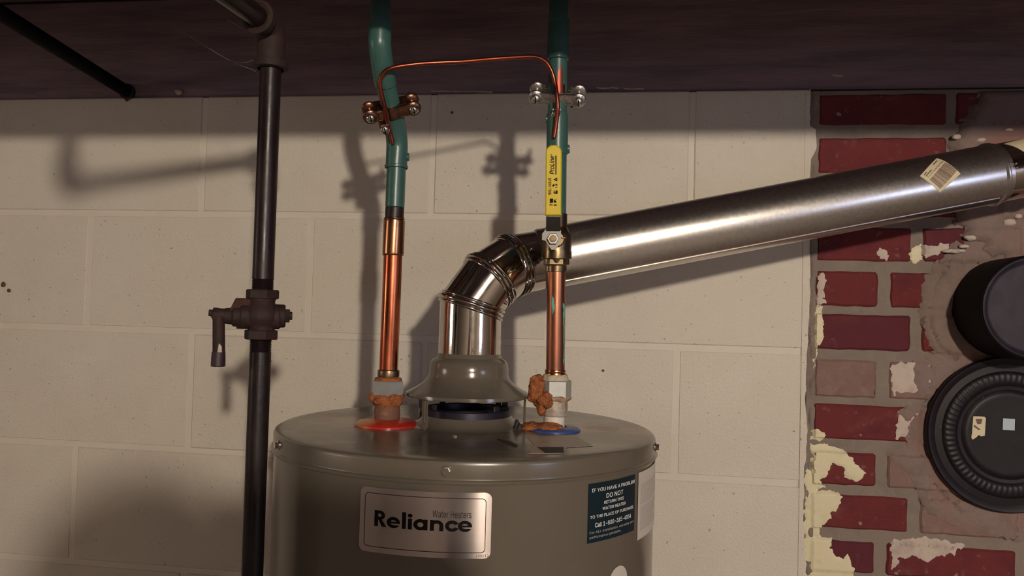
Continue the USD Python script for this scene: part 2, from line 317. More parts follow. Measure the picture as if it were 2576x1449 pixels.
# ceiling: subfloor planks, joists and the board on top of the wall
ce = thing('ceiling', None, None, kind='structure')
y = .15
while y > YF:
    part('plank', bbox((XL, y - .138, ZSUB), (XR, y, ZSUB + .02), .002), 'old_wood', ce, smooth=False); y -= .142
rim = []
part('rim_board', bbox((XL, .004, ZTOP + .001), (XR, .045, ZSUB - .005), .004), 'old_wood', ce, smooth=False, label='dark rim board along the top of the wall')
part('sill_plate', bbox((XL, .0155, ZTOP - .0015), (XEND, .15, ZTOP + .012), .003), 'old_wood', ce, smooth=False)
part('unseen_joist', bbox((XL, -.565, 1.994), (XR, -.525, ZSUB), .002), 'old_wood', ce, smooth=False)  # out of view; its lower edge darkens the top of the wall
for yj in (-1.35, -3.10, -3.50, -3.90):  # unseen joists, spaced to leave the bulb clear
    part('unseen_joist', bbox((XL, yj - .019, 2.06), (XR, yj + .019, ZSUB), .003), 'old_wood', ce, smooth=False)
rr = random.Random(4)
for px0, px1, py in ((1085, 1240, 229), (1500, 1555, 220), (1570, 1620, 222), (1815, 1870, 230), (1920, 1935, 231), (2095, 2120, 189)):
    a, b = ONY(px0, py, .0036), ONY(px1, py + 2, .0036)
    pl = ragged([(a[0], a[2] - .0012), (b[0], b[2] - .0012), (b[0], b[2] + .0008), ((a[0] + b[0]) / 2, b[2] + .0016), (a[0], a[2] + .0006)], .0012, int(px0))
    part('paint_fleck', grid_patch(pl, .002, lambda x, z, d: .0036 - .0006 * np.minimum(1, d / .001)), 'white_lime', ce, label='pale paint fleck on the rim board')
part('mortar_crumb', lump(ONY(449, 231, .0), (.007, .004, .0055), 31, .4, sub=3), 'white_lime', ce, label='pale mortar crumb on top of the wall')
# unseen left window, lights the wall warm (its panes mirror in the vent collar and hood)
wn = thing('unseen_window_1', None, None, kind='structure', loc=(XL, -1.75, 1.75))
wx, wy0, wy1, wz0, wz1 = XL + .004, -2.05, -1.45, 1.56, 1.96
fr = [bbox((wx, wy0 - .04, wz0 - .04), (wx + .03, wy1 + .04, wz0)), bbox((wx, wy0 - .04, wz1), (wx + .03, wy1 + .04, wz1 + .04)), bbox((wx, wy0 - .04, wz0), (wx + .03, wy0, wz1)), bbox((wx, wy1, wz0), (wx + .03, wy1 + .04, wz1)),
      bbox((wx, -1.765, wz0), (wx + .03, -1.735, wz1)), bbox((wx, wy0, 1.745), (wx + .03, wy1, 1.775))]
part('unseen_frame', fr, 'unseen_frame_paint', wn)
for a in ((wy0, -1.765), (-1.735, wy1)):
    for b in ((wz0, 1.745), (1.775, wz1)):
        part('unseen_pane', bbox((wx + .002, a[0], b[0]), (wx + .008, a[1], b[1]), .001), 'unseen_pane_warm', wn)
wn2 = thing('unseen_window_2', None, None, kind='structure', loc=(XR, -2.2, 1.75))  # unseen, out of view, casts cool light on the right side
wx = XR - .034
fr = [bbox((wx, -2.54, 1.52), (wx + .03, -1.86, 1.56)), bbox((wx, -2.54, 1.96), (wx + .03, -1.86, 2.0)), bbox((wx, -2.54, 1.56), (wx + .03, -2.5, 1.96)), bbox((wx, -1.9, 1.56), (wx + .03, -1.86, 1.96)), bbox((wx, -2.215, 1.56), (wx + .03, -2.185, 1.96))]
part('unseen_frame', fr, 'unseen_frame_paint', wn2)
for a in ((-2.5, -2.215), (-2.185, -1.9)):
    part('unseen_pane', bbox((wx + .02, a[0], 1.56), (wx + .026, a[1], 1.96), .001), 'unseen_pane_cool', wn2)
# unseen bulb under the subfloor, out of view, main light on the wall
lp = thing('unseen_ceiling_lamp', 'unseen warm bulb in a porcelain lampholder under the joists, out of view', 'lamp', LAMP + [0, 0, .14])
part('bulb', lathe([(0, -.046), (.018, -.042), (.033, -.029), (.042, -.009), (.0425, .004), (.035, .02), (.021, .038), (.014, .046), (.014, .052), (0, .052)], 32, LAMP), 'lamp_glass', lp)
part('lampholder', lathe([(0, .053), (.016, .053), (.024, .06), (.026, .078), (.05, .09), (.055, .1), (.055, .108), (0, .108)], 32, LAMP), 'porcelain', lp)
part('added_shade', lathe([(.018, .062), (.06, .058), (.145, .046), (.147, .0475), (.06, .0605), (.019, .066), (.018, .062)], 48, LAMP), 'dark_enamel', lp, label='added dark disc keeping bulb light off the ceiling')  # added over the bulb to block its upward light
part('mounting_block', bbox(LAMP + [-.06, -.06, .109], LAMP + [.06, .06, ZSUB - LAMP[2] - .001], .003), 'old_wood', lp)

# ------------------------------------------------------------------ the chimney
ch = thing('chimney', 'red brick chimney breast with grey mortar and cream paint smears, flush with white wall', 'chimney', (.72, .2, 0))
CX0, CX1 = XEND + .002, 1.15
BR, MO = -.0015, .0015                                               # front of bricks and of mortar
part('mortar', bbox((CX0, MO, 0), (CX1, .42, ZTOP - .003), .001), 'brick_mortar', ch)
rows = [(237, 315), (347, 436), (460, 545), (572, 656), (684, 771), (792, 880), (906, 1000), (1018, 1106), (1139, 1221), (1245, 1332), (1361, 1441)]
zrow = [(ONY(2150, b)[2], ONY(2150, a)[2]) for a, b in rows]
pitch = (zrow[3][0] - zrow[10][0]) / 7
z = zrow[10][0]
while z > .08:
    z -= pitch; zrow.append((z, z + .052))
bx = lambda p: float(ONY(p, 800)[0])
rects = []
kinds_by = {(0, 0): 'brick_red', (1, 0): 'brick_red', (5, 0): 'brick_purple', (6, 0): 'brick_pale', (6, 1): 'brick_pale', (8, 1): 'brick_pale', (10, 0): 'brick_purple', (9, 1): 'brick_pale', (7, 1): 'brick_pale'}
for r, (z0, z1) in enumerate(zrow):
    if r in (0, 1): cuts = [(2052, 2376), (2400, 2640)]
    elif r % 2 == 0: cuts = [(2052, 2207), (2238, 2480 if r < 10 else 2560), (2510 if r < 10 else 2590, 2750)]
    else: cuts = [(2052, 2290), (2320, 2560), (2590, 2830)]
    xs = [(bx(a), bx(b)) for a, b in cuts]
    while xs[-1][1] < CX1 - .08: xs.append((xs[-1][1] + .014, min(xs[-1][1] + .16, CX1 - .004)))
    for c, (x0, x1) in enumerate(xs):
        if r > 14 and c > 2: continue
        y = BR + rng.uniform(-.0008, .0008); k = kinds_by.get((r, c)) or ('brick_red', 'brick_red', 'brick_purple', 'brick_red')[(r * 5 + c * 3) % 4]
        m = bbox((x0, y, z0), (x1, .09, z1), .003); m = fine(m, .02); v = m.vertices.copy()
        nz = meshkit.fbm(v * 60, 3, r * 7 + c) - .5; sel = v[:, 1] < .01
        v[sel] += np.stack([nz * .004, nz * .0012, (meshkit.fbm(v * 60 + 9, 3, r) - .5) * .004], 1)[sel]; m.vertices = v
        part('brick', m, k, ch, smooth=False); rects.append((x0, x1, z0, z1, y))
def surf(x, z):
    y = np.full(len(x), MO)
    for x0, x1, z0, z1, yb in rects: y[(x > x0) & (x < x1) & (z > z0) & (z < z1)] = yb
    return y
def wpts(pp, Y=0.0): return [(lambda q: (q[0], q[2]))(ONY(a, b, Y)) for a, b in pp]
# rough mortar strip filling the joint to the block wall
za, zb_ = .02, ZTOP - .004
strip = sg.Polygon([(XEND - .0005, za), (bx(2054), za), (bx(2054), zb_), (XEND - .0005, zb_)])
part('joint_strip', grid_patch(strip, .004, lambda x, z, d: .001 + .010 * (meshkit.fbm(np.stack([x * 90, z * 0, z * 40], 1), 3, 3) - .42) - .001 + .006 * np.exp(-((x - XEND - .002) / .0018) ** 2)), 'brick_mortar', ch, label='rough mortar strip between wall and bricks')
# plaster / mortar patches round the flue openings
STUB = ONY(2524, 776); COVER = ONY(2527, 1090); ENTRY = ONY(2690, 440)
def ring(c, r, n=40): return [(c[0] + r * math.cos(t), c[2] + r * math.sin(t)) for t in np.linspace(0, 2 * np.pi, n, endpoint=False)]
patches = [ragged(ring(STUB, .118), .008, 3), ragged(ring(ENTRY, .172), .016, 5),
           ragged(wpts([(2300, 900), (2290, 960), (2330, 1010), (2255, 1030), (2285, 1110), (2225, 1140), (2280, 1190), (2330, 1290), (2420, 1330), (2640, 1380), (2700, 1000), (2600, 880), (2400, 870)]), .006, 8)]
cracks = [sg.LineString(wpts([(2396, 650), (2362, 700), (2345, 750), (2335, 790), (2340, 830), (2362, 870), (2405, 905)])), sg.LineString(wpts([(2330, 905), (2345, 930), (2335, 970), (2360, 985), (2290, 1060), (2270, 1075)])), sg.LineString(wpts([(2330, 1190), (2345, 1215), (2420, 1290)]))]
import shapely
def patch_h(h, seed):
    def f(x, z, d):
        k = np.stack([x, z, 0 * x], 1); n = meshkit.fbm(k * 45, 5, seed) - .5
        y = surf(x, z) - (h * np.minimum(1, d / .012) ** .6 + .0045 * n * np.minimum(1, d / .01)) - .0002
        for c in cracks:
            dd = shapely.distance(shapely.points(np.c_[x, z]), c); y += .0035 * np.exp(-(dd / .0016) ** 2)
        return y
    return f
for i, p in enumerate(patches):
    p = p.intersection(sg.box(CX0, .05, CX1, ZTOP - .006))
    if i == 0: p = p.difference(sg.Point(STUB[0], STUB[2]).buffer(.066))
    if p.geom_type != 'Polygon': p = max(p.geoms, key=lambda g: g.area)
    part('mortar_patch', grid_patch(p, .0034, patch_h((.0045, .011, .0028)[i], 20 + i)) if i else grid_patch(sg.Polygon(p.exterior.coords), .0034, patch_h(.0045, 20)), 'patch_mortar', ch, label=('smooth grey mortar ring round the upper stub', 'rough mortar packed round the vent entry', 'pinkish mortar smeared round the lower cover')[i])
for i, (px, py, sx, sz) in enumerate([(2440, 598, 16, 7), (2400, 632, 26, 6), (2484, 588, 8, 8), (2540, 560, 14, 10), (2405, 345, 10, 7), (2470, 352, 15, 6), (2538, 327, 11, 4), (2562, 545, 10, 7), (2425, 620, 12, 5)]):
    part('mortar_lump', lump(ONY(px, py, -.010), np.array([sx, 7, sz]) * .0006, 40 + i, .45), 'white_lime', ch, label='pale lump of mortar')
for i, pp in enumerate([
        [(2052, 770), (2062, 765), (2072, 800), (2070, 850), (2060, 868), (2056, 905), (2048, 930), (2046, 880), (2048, 820)],
        [(2206, 632), (2218, 624), (2232, 632), (2228, 655), (2214, 652)],
        [(2292, 628), (2316, 612), (2322, 640), (2314, 662), (2296, 660), (2286, 640)],
        [(2322, 618), (2386, 612), (2384, 632), (2350, 646), (2322, 648)],
        [(2040, 1076), (2062, 1080), (2080, 1094), (2066, 1108), (2040, 1110)],
        [(2042, 1118), (2078, 1120), (2118, 1132), (2150, 1160), (2176, 1192), (2150, 1210), (2128, 1206), (2120, 1176), (2092, 1160), (2086, 1186), (2064, 1206), (2080, 1228), (2050, 1230), (2040, 1180)],
        [(2044, 1236), (2100, 1236), (2120, 1246), (2112, 1270), (2094, 1290), (2080, 1318), (2058, 1332), (2062, 1350), (2034, 1352), (2030, 1290), (2034, 1190), (2042, 1200)],
        [(2024, 1186), (2040, 1180), (2056, 1200), (2054, 1449), (2052, 1480), (2022, 1480)],
        [(2030, 1350), (2060, 1346), (2092, 1354), (2086, 1378), (2100, 1396), (2122, 1404), (2134, 1390), (2142, 1420), (2150, 1449), (2120, 1470), (2024, 1470)]]):
    p = ragged(wpts(pp), .0048, 60 + i, .0014)
    part('paint_smear', grid_patch(p, .0028, lambda x, z, d: surf(x, z) - .0011 * np.minimum(1, d / .0012) - .0003 + .0006 * (meshkit.fbm(np.stack([x, z, z], 1) * 200, 3, 4) - .5)), 'cream_paint' if i not in (1, 3) else 'white_lime', ch, label='cream paint smear over brick edge and mortar')
for i, pp in enumerate([
        [(2240, 912), (2340, 915), (2350, 960), (2300, 985), (2246, 990)],
        [(2256, 1030), (2330, 1030), (2300, 1100), (2256, 1104)],
        [(2240, 1362), (2330, 1352), (2440, 1372), (2400, 1390), (2330, 1410), (2300, 1398), (2262, 1402), (2240, 1440)],
        [(2054, 690), (2074, 690), (2070, 740), (2076, 766), (2050, 768)]]):
    p = ragged(wpts(pp), .006, 80 + i, .002)
    part('lime_smear', grid_patch(p, .003, lambda x, z, d: surf(x, z) - .0009 * np.minimum(1, d / .0012) - .0003), 'white_lime', ch, label='pale lime smear on brick')

# upper flue stub and lower embossed flue cover on the chimney
st = thing('flue_stub', 'dark round capped metal flue stub sticking out of the chimney, above the disc', 'flue stub', STUB + [0, -.002, 0])
L = .100; r = .0735
part('stub_pipe', lathe([(r, .001), (r, L - .002), (r - .0012, L), (r - .003, L - .002), (r - .003, L - .02), (0, L - .02)], 64, STUB, (0, -1, 0)), 'stub_side', st)
part('end_cap', lathe([(r - .0035, L - .012), (r - .0035, L - .001), (r - .006, L), (r - .010, L - .006), (r - .014, L - .008), (0, L - .007)], 64, STUB, (0, -1, 0)), 'stub_steel', st, label='grey dusty steel end cap')
fc = thing('flue_cover', 'large black embossed round flue cover with two small stickers, low on chimney', 'flue cover', COVER)
R = .1145; pr = []
n = 288; prof = [(R, .001), (R, .007), (R - .002, .0095), (R - .006, .009), (R - .012, .006), (.093, .0065), (.091, .0085), (.087, .0105), (.078, .0105), (.074, .0085), (.071, .0065), (.066, .006), (.062, .0085), (.058, .0095), (.054, .0088), (.03, .0086), (0, .0086)]
m = lathe(prof, n); v = m.vertices.copy(); rad = np.hypot(v[:, 0], v[:, 1]); ang = np.arctan2(v[:, 1], v[:, 0])
cor = (rad > .077) & (rad < .088); v[cor, 2] += .0005 * np.sin(ang[cor] * 68); m.vertices = v
x_, y_, z_ = basis((0, -1, 0)); m.vertices[:, 2] += .008
part('cover_plate', place(m, COVER, x_, y_, z_), 'black_enamel', fc, smooth=25)
YS = -.0172
def flat(poly, Y, t=.0004):
    m = extrude(poly, t); m.vertices = np.stack([m.vertices[:, 0], Y - m.vertices[:, 2], m.vertices[:, 1]], 1); m.fix_normals(); return m
s1 = sg.Polygon(wpts([(2448, 1047), (2476, 1048), (2480, 1052), (2477, 1096), (2468, 1098), (2462, 1094), (2455, 1101), (2446, 1106), (2443, 1100), (2445, 1090)], YS))
k1 = part('sticker', flat(s1, YS), 'label_cream', fc, label='torn cream sticker')
part('print', [flat(sg.Polygon(wpts([(2454, 1054), (2471, 1054), (2468, 1066), (2458, 1067)], YS)), YS - .0004, .0002), flat(sg.Polygon(wpts([(2450, 1068), (2466, 1080), (2462, 1082), (2449, 1073)], YS)), YS - .0004, .0002)], 'bar_print', k1)
part('sticker', flat(sg.Polygon(wpts([(2523, 1052), (2553, 1054), (2552, 1083), (2522, 1081)], YS)), YS), 'label_blue', fc, label='pale blue sticker')

# ------------------------------------------------------------------ the water heater
HD = .985
HC = AT(1176, 1050, HD); HX, HY = HC[0], HC[1]
HR, ZT = .2299, 1.5200
EF = nrm([CAM[0] - HX, CAM[1] - HY, 0]); ER = np.array([-EF[1], EF[0], 0])       # towards the camera, viewer's right
def cyl(s, z, h=0.0, R=HR):
    a = np.asarray(s) / R
    return np.array([HX, HY, 0]) + (R + np.asarray(h))[..., None] * (np.sin(a)[..., None] * ER + np.cos(a)[..., None] * EF) + np.asarray(z)[..., None] * np.array([0, 0, 1.0])
def wrap(m, h0=0.0, e=.008, R=HR):
    """m in (s, z, outward) -> bent round the heater."""
    if e: m = fine(m, e)
    v = m.vertices; out = m.copy(); out.vertices = cyl(v[:, 0], v[:, 1], v[:, 2] + h0, R); out.fix_normals(); return out
def oncyl(px, py, R=HR):
    v = ray(px, py); o = CAM - np.array([HX, HY, 0]); a = v[0]**2 + v[1]**2; b = o[0] * v[0] + o[1] * v[1]; c = o[0]**2 + o[1]**2 - R * R
    q = o + v * (-b - math.sqrt(max(b * b - a * c, 0))) / a
    return R * math.atan2(q @ ER, q @ EF), q[2]
wh = thing('water_heater', 'grey-brown cylindrical gas water heater with brushed nameplate in front of block wall', 'water heater', (HX, HY, 0))
DZ = .012
C0 = (HX, HY, DZ)
part('jacket', lathe([(0, -DZ), (.222, -DZ), (.2288, .0), (.2288, 1.5005), (0, 1.5005)], 160, C0), 'heater_enamel', wh)
rust = (.18, .075, .028); P1 = AT(880, 1052, .985); P2 = AT(1530, 1078, .985)
mat('lid_enamel', (.112, .096, .075), .34, var=[((.098, .083, .066), 6, .45, .7, .6)], rvar=(14, .16, .30), bump=(30, .06, .0005),
    stains=[((P1[0], P1[1], 1.532), (.16, .09, .03), rust, .9, 22), ((P2[0], P2[1], 1.532), (.17, .09, .03), rust, .9, 22), ((HX - .03, HY - .12, 1.532), (.2, .1, .01), (.075, .06, .05), .5, 34)])
part('lid', lathe([(.2290, 1.4975), (.2318, 1.4970), (.2325, 1.4985), (.2318, 1.5000), (.2302, 1.5012), (.2299, 1.5030), (.2299, 1.5150), (.2285, 1.5182), (.2255, 1.5200), (.215, 1.5206), (.075, 1.5215), (.068, 1.5225), (.060, 1.5262), (.055, 1.5320), (.0535, 1.534), (.0525, 1.530), (.0525, 1.46), (0, 1.46)], 160, C0), 'lid_enamel', wh, smooth=28)
part('flue_ring', [lathe([(.0533, 1.531), (.0533, 1.5415), (.0520, 1.5425), (.0505, 1.5415), (.0495, 1.535), (.0495, 1.48), (.052, 1.48)], 96, C0)] +
     [bbox((-.004, -.0015, 0), (.004, .0015, .012), .0005).apply_transform(trimesh.transformations.rotation_matrix(a, [0, 0, 1])).apply_translation(np.array(C0) + [.050 * math.sin(-a), .050 * math.cos(a), 1.537]) for a in (.9, 2.4, -2.2, -.7)], 'flue_dark', wh, label='dark blued flue ring')
part('flue_bore', lathe([(0, 1.462), (.0490, 1.4625), (.0492, 1.53)], 64, C0), 'bore_black', wh)
for px, py in ((701, 1117), (1122, 1193), (1648, 1135)):
    s, z = oncyl(px, py); s = min(max(s, -HR * 1.32), HR * 1.30); c = cyl(np.array(s), np.array(1.5215)); n_ = nrm(c - np.array([HX, HY, c[2]]))
    part('screw', [rod(c - n_ * .002, c + n_ * .0012, .0053, 24, .0004), hexrod(c + n_ * .001, c + n_ * .0045, .0068)], 'steel_bright', wh, label='hex-head screw in the lid skirt')
# rings round the nipples
HOT = AT(974, 1040, .966); COLD = AT(1394, 1058, .962)
HOT[2] = COLD[2] = .012
rp = mat('red_plastic2', (.40, .022, .012), .28, stains=[((HOT[0] - .022, HOT[1] - .01, 1.535), (.035, .05, .03), (.50, .20, .05), .95, 30)])
part('hot_ring', lathe([(.0385, 1.5212), (.0385, 1.5232), (.034, 1.5262), (.020, 1.5290), (.0155, 1.5290), (.0155, 1.5212)], 64, HOT), 'red_plastic2', wh, label='red plastic ring, rust-stained on one side')
part('cold_ring', lathe([(.0320, 1.5212), (.0320, 1.5228), (.029, 1.5245), (.019, 1.5255), (.0155, 1.5255), (.0155, 1.5212)], 64, COLD), 'blue_plastic', wh, label='blue plastic ring, half buried in rust')
part('rust_heap', [lump(COLD + [-.022, -.006, 1.5245], (.020, .016, .006), 3, .5), lump(COLD + [-.005, -.014, 1.5265], (.016, .013, .005), 5, .4), lump(COLD + [-.034, -.004, 1.522], (.010, .009, .003), 6, .5)], 'rust_crust', wh, label='heap of orange rust flakes on the lid')
# labels
s0, z0 = oncyl(903, 1383); s1_, z1_ = oncyl(1238, 1240); sA, zA = oncyl(910, 1222); sB, zB = oncyl(1237, 1405)
PS0, PS1, PZ0, PZ1 = s0, s1_, (z0 + zB) / 2, (z1_ + zA) / 2
npl = part('nameplate', wrap(extrude(rrect(PS0, PZ0, PS1, PZ1, .006), .0008), -.0005), 'brushed_plate', wh, label='brushed aluminium nameplate', smooth=25)
i_ = .0052
part('border_line', wrap(extrude(rrect(PS0 + i_, PZ0 + i_, PS1 - i_, PZ1 - i_, .004).difference(rrect(PS0 + i_ + .0006, PZ0 + i_ + .0006, PS1 - i_ - .0006, PZ1 - i_ - .0006, .0036)), .00015), .0003), 'thin_print', npl)
def logo():
    w = .30; x = 0.0; out = []                                       # x-height 1, cap height 1.5, heavy round lettering
    def ringp(cx, cy, ro, ri): return sg.Point(cx, cy).buffer(ro, 24).difference(sg.Point(cx, cy).buffer(ri, 24))
    box = sg.box
    R_ = unary_union([box(0, 0, w, 1.5), ringp(.42, 1.06, .44, .16).intersection(box(.3, .6, 1, 1.5)), box(0, .62, .45, .9), box(0, 1.22, .45, 1.5), sg.Polygon([(.30, .72), (.58, .72), (.98, 0), (.62, 0)])]); out.append((R_, 1.02))
    e_ = unary_union([ringp(.5, .5, .52, .23).difference(box(.5, .26, 1.1, .42)), box(.2, .41, 1.0, .58)]); e_ = e_.difference(sg.Polygon([(.55, .30), (1.1, .30), (1.1, .42), (.55, .42)])); out.append((e_, 1.16))
    out.append((box(0, 0, w, 1.56), .44))
    out.append((unary_union([box(0, 0, w, 1.0), sg.Point(.15, 1.28).buffer(.18, 16)]), .42))
    out.append((unary_union([ringp(.5, .5, .52, .23), box(.74, 0, 1.04, 1.0)]), 1.20))
    out.append((unary_union([box(0, 0, w, 1.0), ringp(.5, .50, .5, .2).intersection(box(0, .5, 1.1, 1.1)), box(.70, 0, 1.0, .52)]), 1.12))
    out.append((ringp(.5, .5, .52, .23).difference(sg.Polygon([(.55, .5), (1.2, .86), (1.2, .14)])), .92))
    out.append((e_, 1.1))
    g = []
    for p, adv in out: g.append(affinity.translate(p, x)); x += adv + .02
    return unary_union(g), x
lg, lw = logo(); lx0, lz0 = oncyl(942, 1320); lx1, lz1 = oncyl(1187, 1340)
k = (lx1 - lx0) / (lg.bounds[2] - lg.bounds[0]); kz = (oncyl(960, 1282)[1] - oncyl(960, 1322)[1]) / 1.5
lg = affinity.translate(affinity.scale(affinity.translate(lg, -lg.bounds[0], 0), k, kz, origin=(0, 0)), lx0, (lz0 + lz1) / 2)
part('lettering', wrap(extrude(lg, .00015), .0003, .006), 'black_print', npl)
tx = text('Water Heaters', .0064, depth=.00012); b = tx.bounds; a0, az = oncyl(1088, 1300); a1, _ = oncyl(1186, 1300)
tx.vertices = (tx.vertices - [b[0, 0], 0, 0]) * [(a1 - a0) / (b[1, 0] - b[0, 0]), 1, 1] + [a0, lz0 + kz * 1.5 * .79, 0]
part('lettering', wrap(tx, .0003, None), 'thin_print', npl)
tx = text('100112', .0024, depth=.0001); q0, q1 = oncyl(1196, 1398); tx.vertices += [q0, PZ0 + .0014, 0]
part('lettering', wrap(tx, .0003, None), 'thin_print', npl)
# navy notice
n0, nz = oncyl(1480, 1290); n1, nz2 = oncyl(1596, 1280)
ztop = (oncyl(1480, 1217)[1] + oncyl(1595, 1195)[1]) / 2; zbot = (oncyl(1478, 1367)[1] + oncyl(1595, 1334)[1]) / 2
nv = part('notice_label', wrap(extrude(sg.box(n0, zbot, n1, ztop), .0004), -.0003), 'label_navy', wh, label='navy blue notice label with white capitals', smooth=25)
W_ = n1 - n0; H_ = ztop - zbot; lines = []
for s_, zf, hf, wf, xf, bold in (('IF YOU HAVE A PROBLEM', .88, .058, .93, .515, True), ('DO NOT', .755, .075, .36, .50, True), ('RETURN THIS', .645, .050, .42, .49, True), ('WATER HEATER', .545, .050, .50, .50, True), ('TO THE PLACE OF PURCHASE.', .43, .050, .94, .50, True), ('Call 1-800-365-4054', .285, .072, .78, .51, True)):
    t = text(s_, hf * H_, bold, .0001); bb = t.bounds; t.vertices *= [wf * W_ / (bb[1, 0] - bb[0, 0]), 1, 1]; lines.append(centred(t, n0 + xf * W_, zbot + zf * H_))
part('lettering', wrap(trimesh.util.concatenate(lines), .0001, None), 'white_print', nv)
lines = []
for s_, zf, wf, xf in (('For ALL installation, warranty and', .165, .94, .50), ('performance questions.', .085, .62, .34)):
    t = text(s_, .042 * H_, False, .0001); bb = t.bounds; t.vertices *= [wf * W_ / (bb[1, 0] - bb[0, 0]), 1, 1]; lines.append(centred(t, n0 + xf * W_, zbot + zf * H_))
part('lettering', wrap(trimesh.util.concatenate(lines), .0001, None), 'grey_print', nv)
# white data label round the side
d0, _ = oncyl(1605, 1290); zt2 = oncyl(1606, 1190)[1]; zb2 = oncyl(1603, 1360)[1]; d1 = d0 + .115
dl = part('data_label', wrap(extrude(sg.box(d0, zb2, d1, zt2), .0004), -.0003), 'label_white', wh, label='white data label wrapped round the right side', smooth=25)
bars = []; rb = random.Random(2)
for a, b in ((.80, .50), (.46, .12)):
    zz = a
    while zz > b:
        bars.append(sg.box(d0 + .006, zb2 + zz * (zt2 - zb2), d0 + .006 + rb.uniform(.05, .10), zb2 + (zz + .011) * (zt2 - zb2))); zz -= .026
part('small_print', wrap(extrude(unary_union(bars), .0001), .0001, .01), 'grey_print', dl)
c0, cz = oncyl(1556, 1464)
part('round_label', wrap(extrude(sg.Point(c0, cz).buffer(.0165, 24), .0004), -.0003), 'label_white', wh, label='round white label cut by the picture edge', smooth=25)
# scraps lying on the lid
def onlid(pts, t, mt, name, label):
    q = [ONZ(a, b, 1.5330)[:2] for a, b in pts]; m = extrude(sg.Polygon(q).buffer(0), t); m.vertices[:, 2] += 1.5331; m.fix_normals(); return part(name, m, mt, wh, label=label, smooth=False)
onlid([(1320, 1095), (1372, 1098), (1440, 1094), (1492, 1122), (1425, 1126), (1416, 1143), (1330, 1142), (1345, 1120)], .0003, 'residue', 'label_residue', 'torn pale label residue on the lid')
onlid([(1352, 1126), (1418, 1126), (1418, 1140), (1372, 1141)], .0006, 'dark_flake', 'label_scrap', 'dark scrap of old label')
onlid([(1250, 1105), (1285, 1112), (1302, 1122), (1296, 1124), (1272, 1115)], .0008, 'dark_flake', 'char_flake', 'dark flake on the lid')
onlid([(1138, 1098), (1146, 1096), (1150, 1100), (1142, 1102)], .001, 'label_white', 'paint_chip', 'white chip on the lid')
q = AT(1300, 1062, .955); q[2] = 1.5355
part('char_flake', [lump(q, (.004, .004, .009), 9, .4, sub=3), lump(q + [.004, -.003, -.001], (.004, .003, .006), 10, .4, sub=3)], 'dark_flake', wh, label='dark flake beside the flue')

# ------------------------------------------------------------------ draft hood
dh = thing('draft_hood', 'grey-brown flared draft hood standing on legs over the flue', 'draft hood', (HX, HY, 1.54))
outer = [(.0372, 1.612), (.0385, 1.610), (.0400, 1.6045), (.0455, 1.6015), (.0482, 1.5975), (.0490, 1.590), (.0493, 1.583), (.0515, 1.578), (.057, 1.5725), (.065, 1.567), (.0735, 1.5625), (.0765, 1.5612), (.0768, 1.5580), (.0758, 1.5575)]
inner = [(r - .0012, z - .001) for r, z in outer[::-1]]; inner[0] = (.0752, 1.559)
part('hood_bell', lathe(outer + inner + [outer[0]], 96, C0), 'heater_enamel', dh, smooth=40)
for px, d in ((1075, -1), (1318, -1), (1055, 1), (1275, 1)):
    rr_ = .0715; c = np.array([HX, HY, 0]); v = AT(px, 1020, HD) - c; lat = v @ ER
    depth = math.sqrt(max(rr_**2 - lat**2, .0003)); b_ = c + [0, 0, DZ] + ER * lat + EF * (-d * depth if d > 0 else depth)
    out = nrm([b_[0] - HX, b_[1] - HY, 0]); side = np.array([-out[1], out[0], 0])
    strap = bbox((-.0048, -.0007, 1.5235), (.0048, .0007, 1.5605), .0003); rib = bbox((-.0018, -.0014, 1.530), (.0018, .0002, 1.556), .0006)
    foot = bbox((-.0024, -.0006, 1.5212), (.0024, .0006, 1.5245), .0003)
    part('leg', [place(g_, b_, side, out * -1, np.array([0, 0, 1.0])) for g_ in (strap, rib, foot)], 'heater_enamel', dh)

# ------------------------------------------------------------------ vent elbow, pipe, far elbow
def gores(C, R, name, parent, material, shades=None, bead=.0026, ends=(0, 0)):
    C = [np.asarray(c, float) for c in C]; D = [nrm(b - a) for a, b in zip(C[:-1], C[1:])]
    n = 72; rings = []
    nrm0 = nrm(np.cross(D[0], D[-1])); ref = nrm0
    for i, c in enumerate(C):
        d = D[min(i, len(D) - 1)]; bis = nrm((D[i - 1] + d) if 0 < i < len(C) - 1 else (D[-1] if i == len(C) - 1 else d))
        ax = d if i < len(D) else D[-1]; x = ref; y = np.cross(ax, x); t = np.arange(n) * 2 * np.pi / n
        p = np.cos(t)[:, None] * x * R + np.sin(t)[:, None] * y * R
        p = p - (p @ bis)[:, None] / (ax @ bis) * ax; rings.append(c + p)
    out = []
    for i in range(len(D)):
        k = 6; a, b = rings[i], rings[i + 1]; v = np.vstack([a + (b - a) * s for s in np.linspace(0, 1, k)])
        ii, jj = np.meshgrid(np.arange(k - 1), np.arange(n), indexing='ij'); q = [ii * n + jj, ii * n + (jj + 1) % n, (ii + 1) * n + (jj + 1) % n, (ii + 1) * n + jj]
        f = np.concatenate([np.stack([q[0], q[1], q[2]], -1).reshape(-1, 3), np.stack([q[0], q[2], q[3]], -1).reshape(-1, 3)])
        m = trimesh.Trimesh(v, f, process=False); inn = m.copy(); cc = np.vstack([np.repeat(C[i][None] + (C[i + 1] - C[i]) * s, n, 0) for s in np.linspace(0, 1, k)])
        inn.vertices = cc + (m.vertices - cc) * .985; inn.invert(); m = trimesh.util.concatenate([m, inn])
        out.append(part(name, m, material, parent))
        if i < len(D) - 1:
            for off, rad in ((-.0055, bead * .8), (.0, bead * 1.2), (.0055, bead * .8)):
                d = D[i] if off < 0 else D[i + 1]
                part('bead', sweep(rings[i + 1] + d * off, rad, 10, closed=True), material, parent)
    return out, rings, D
VR = .0386; VD = .985
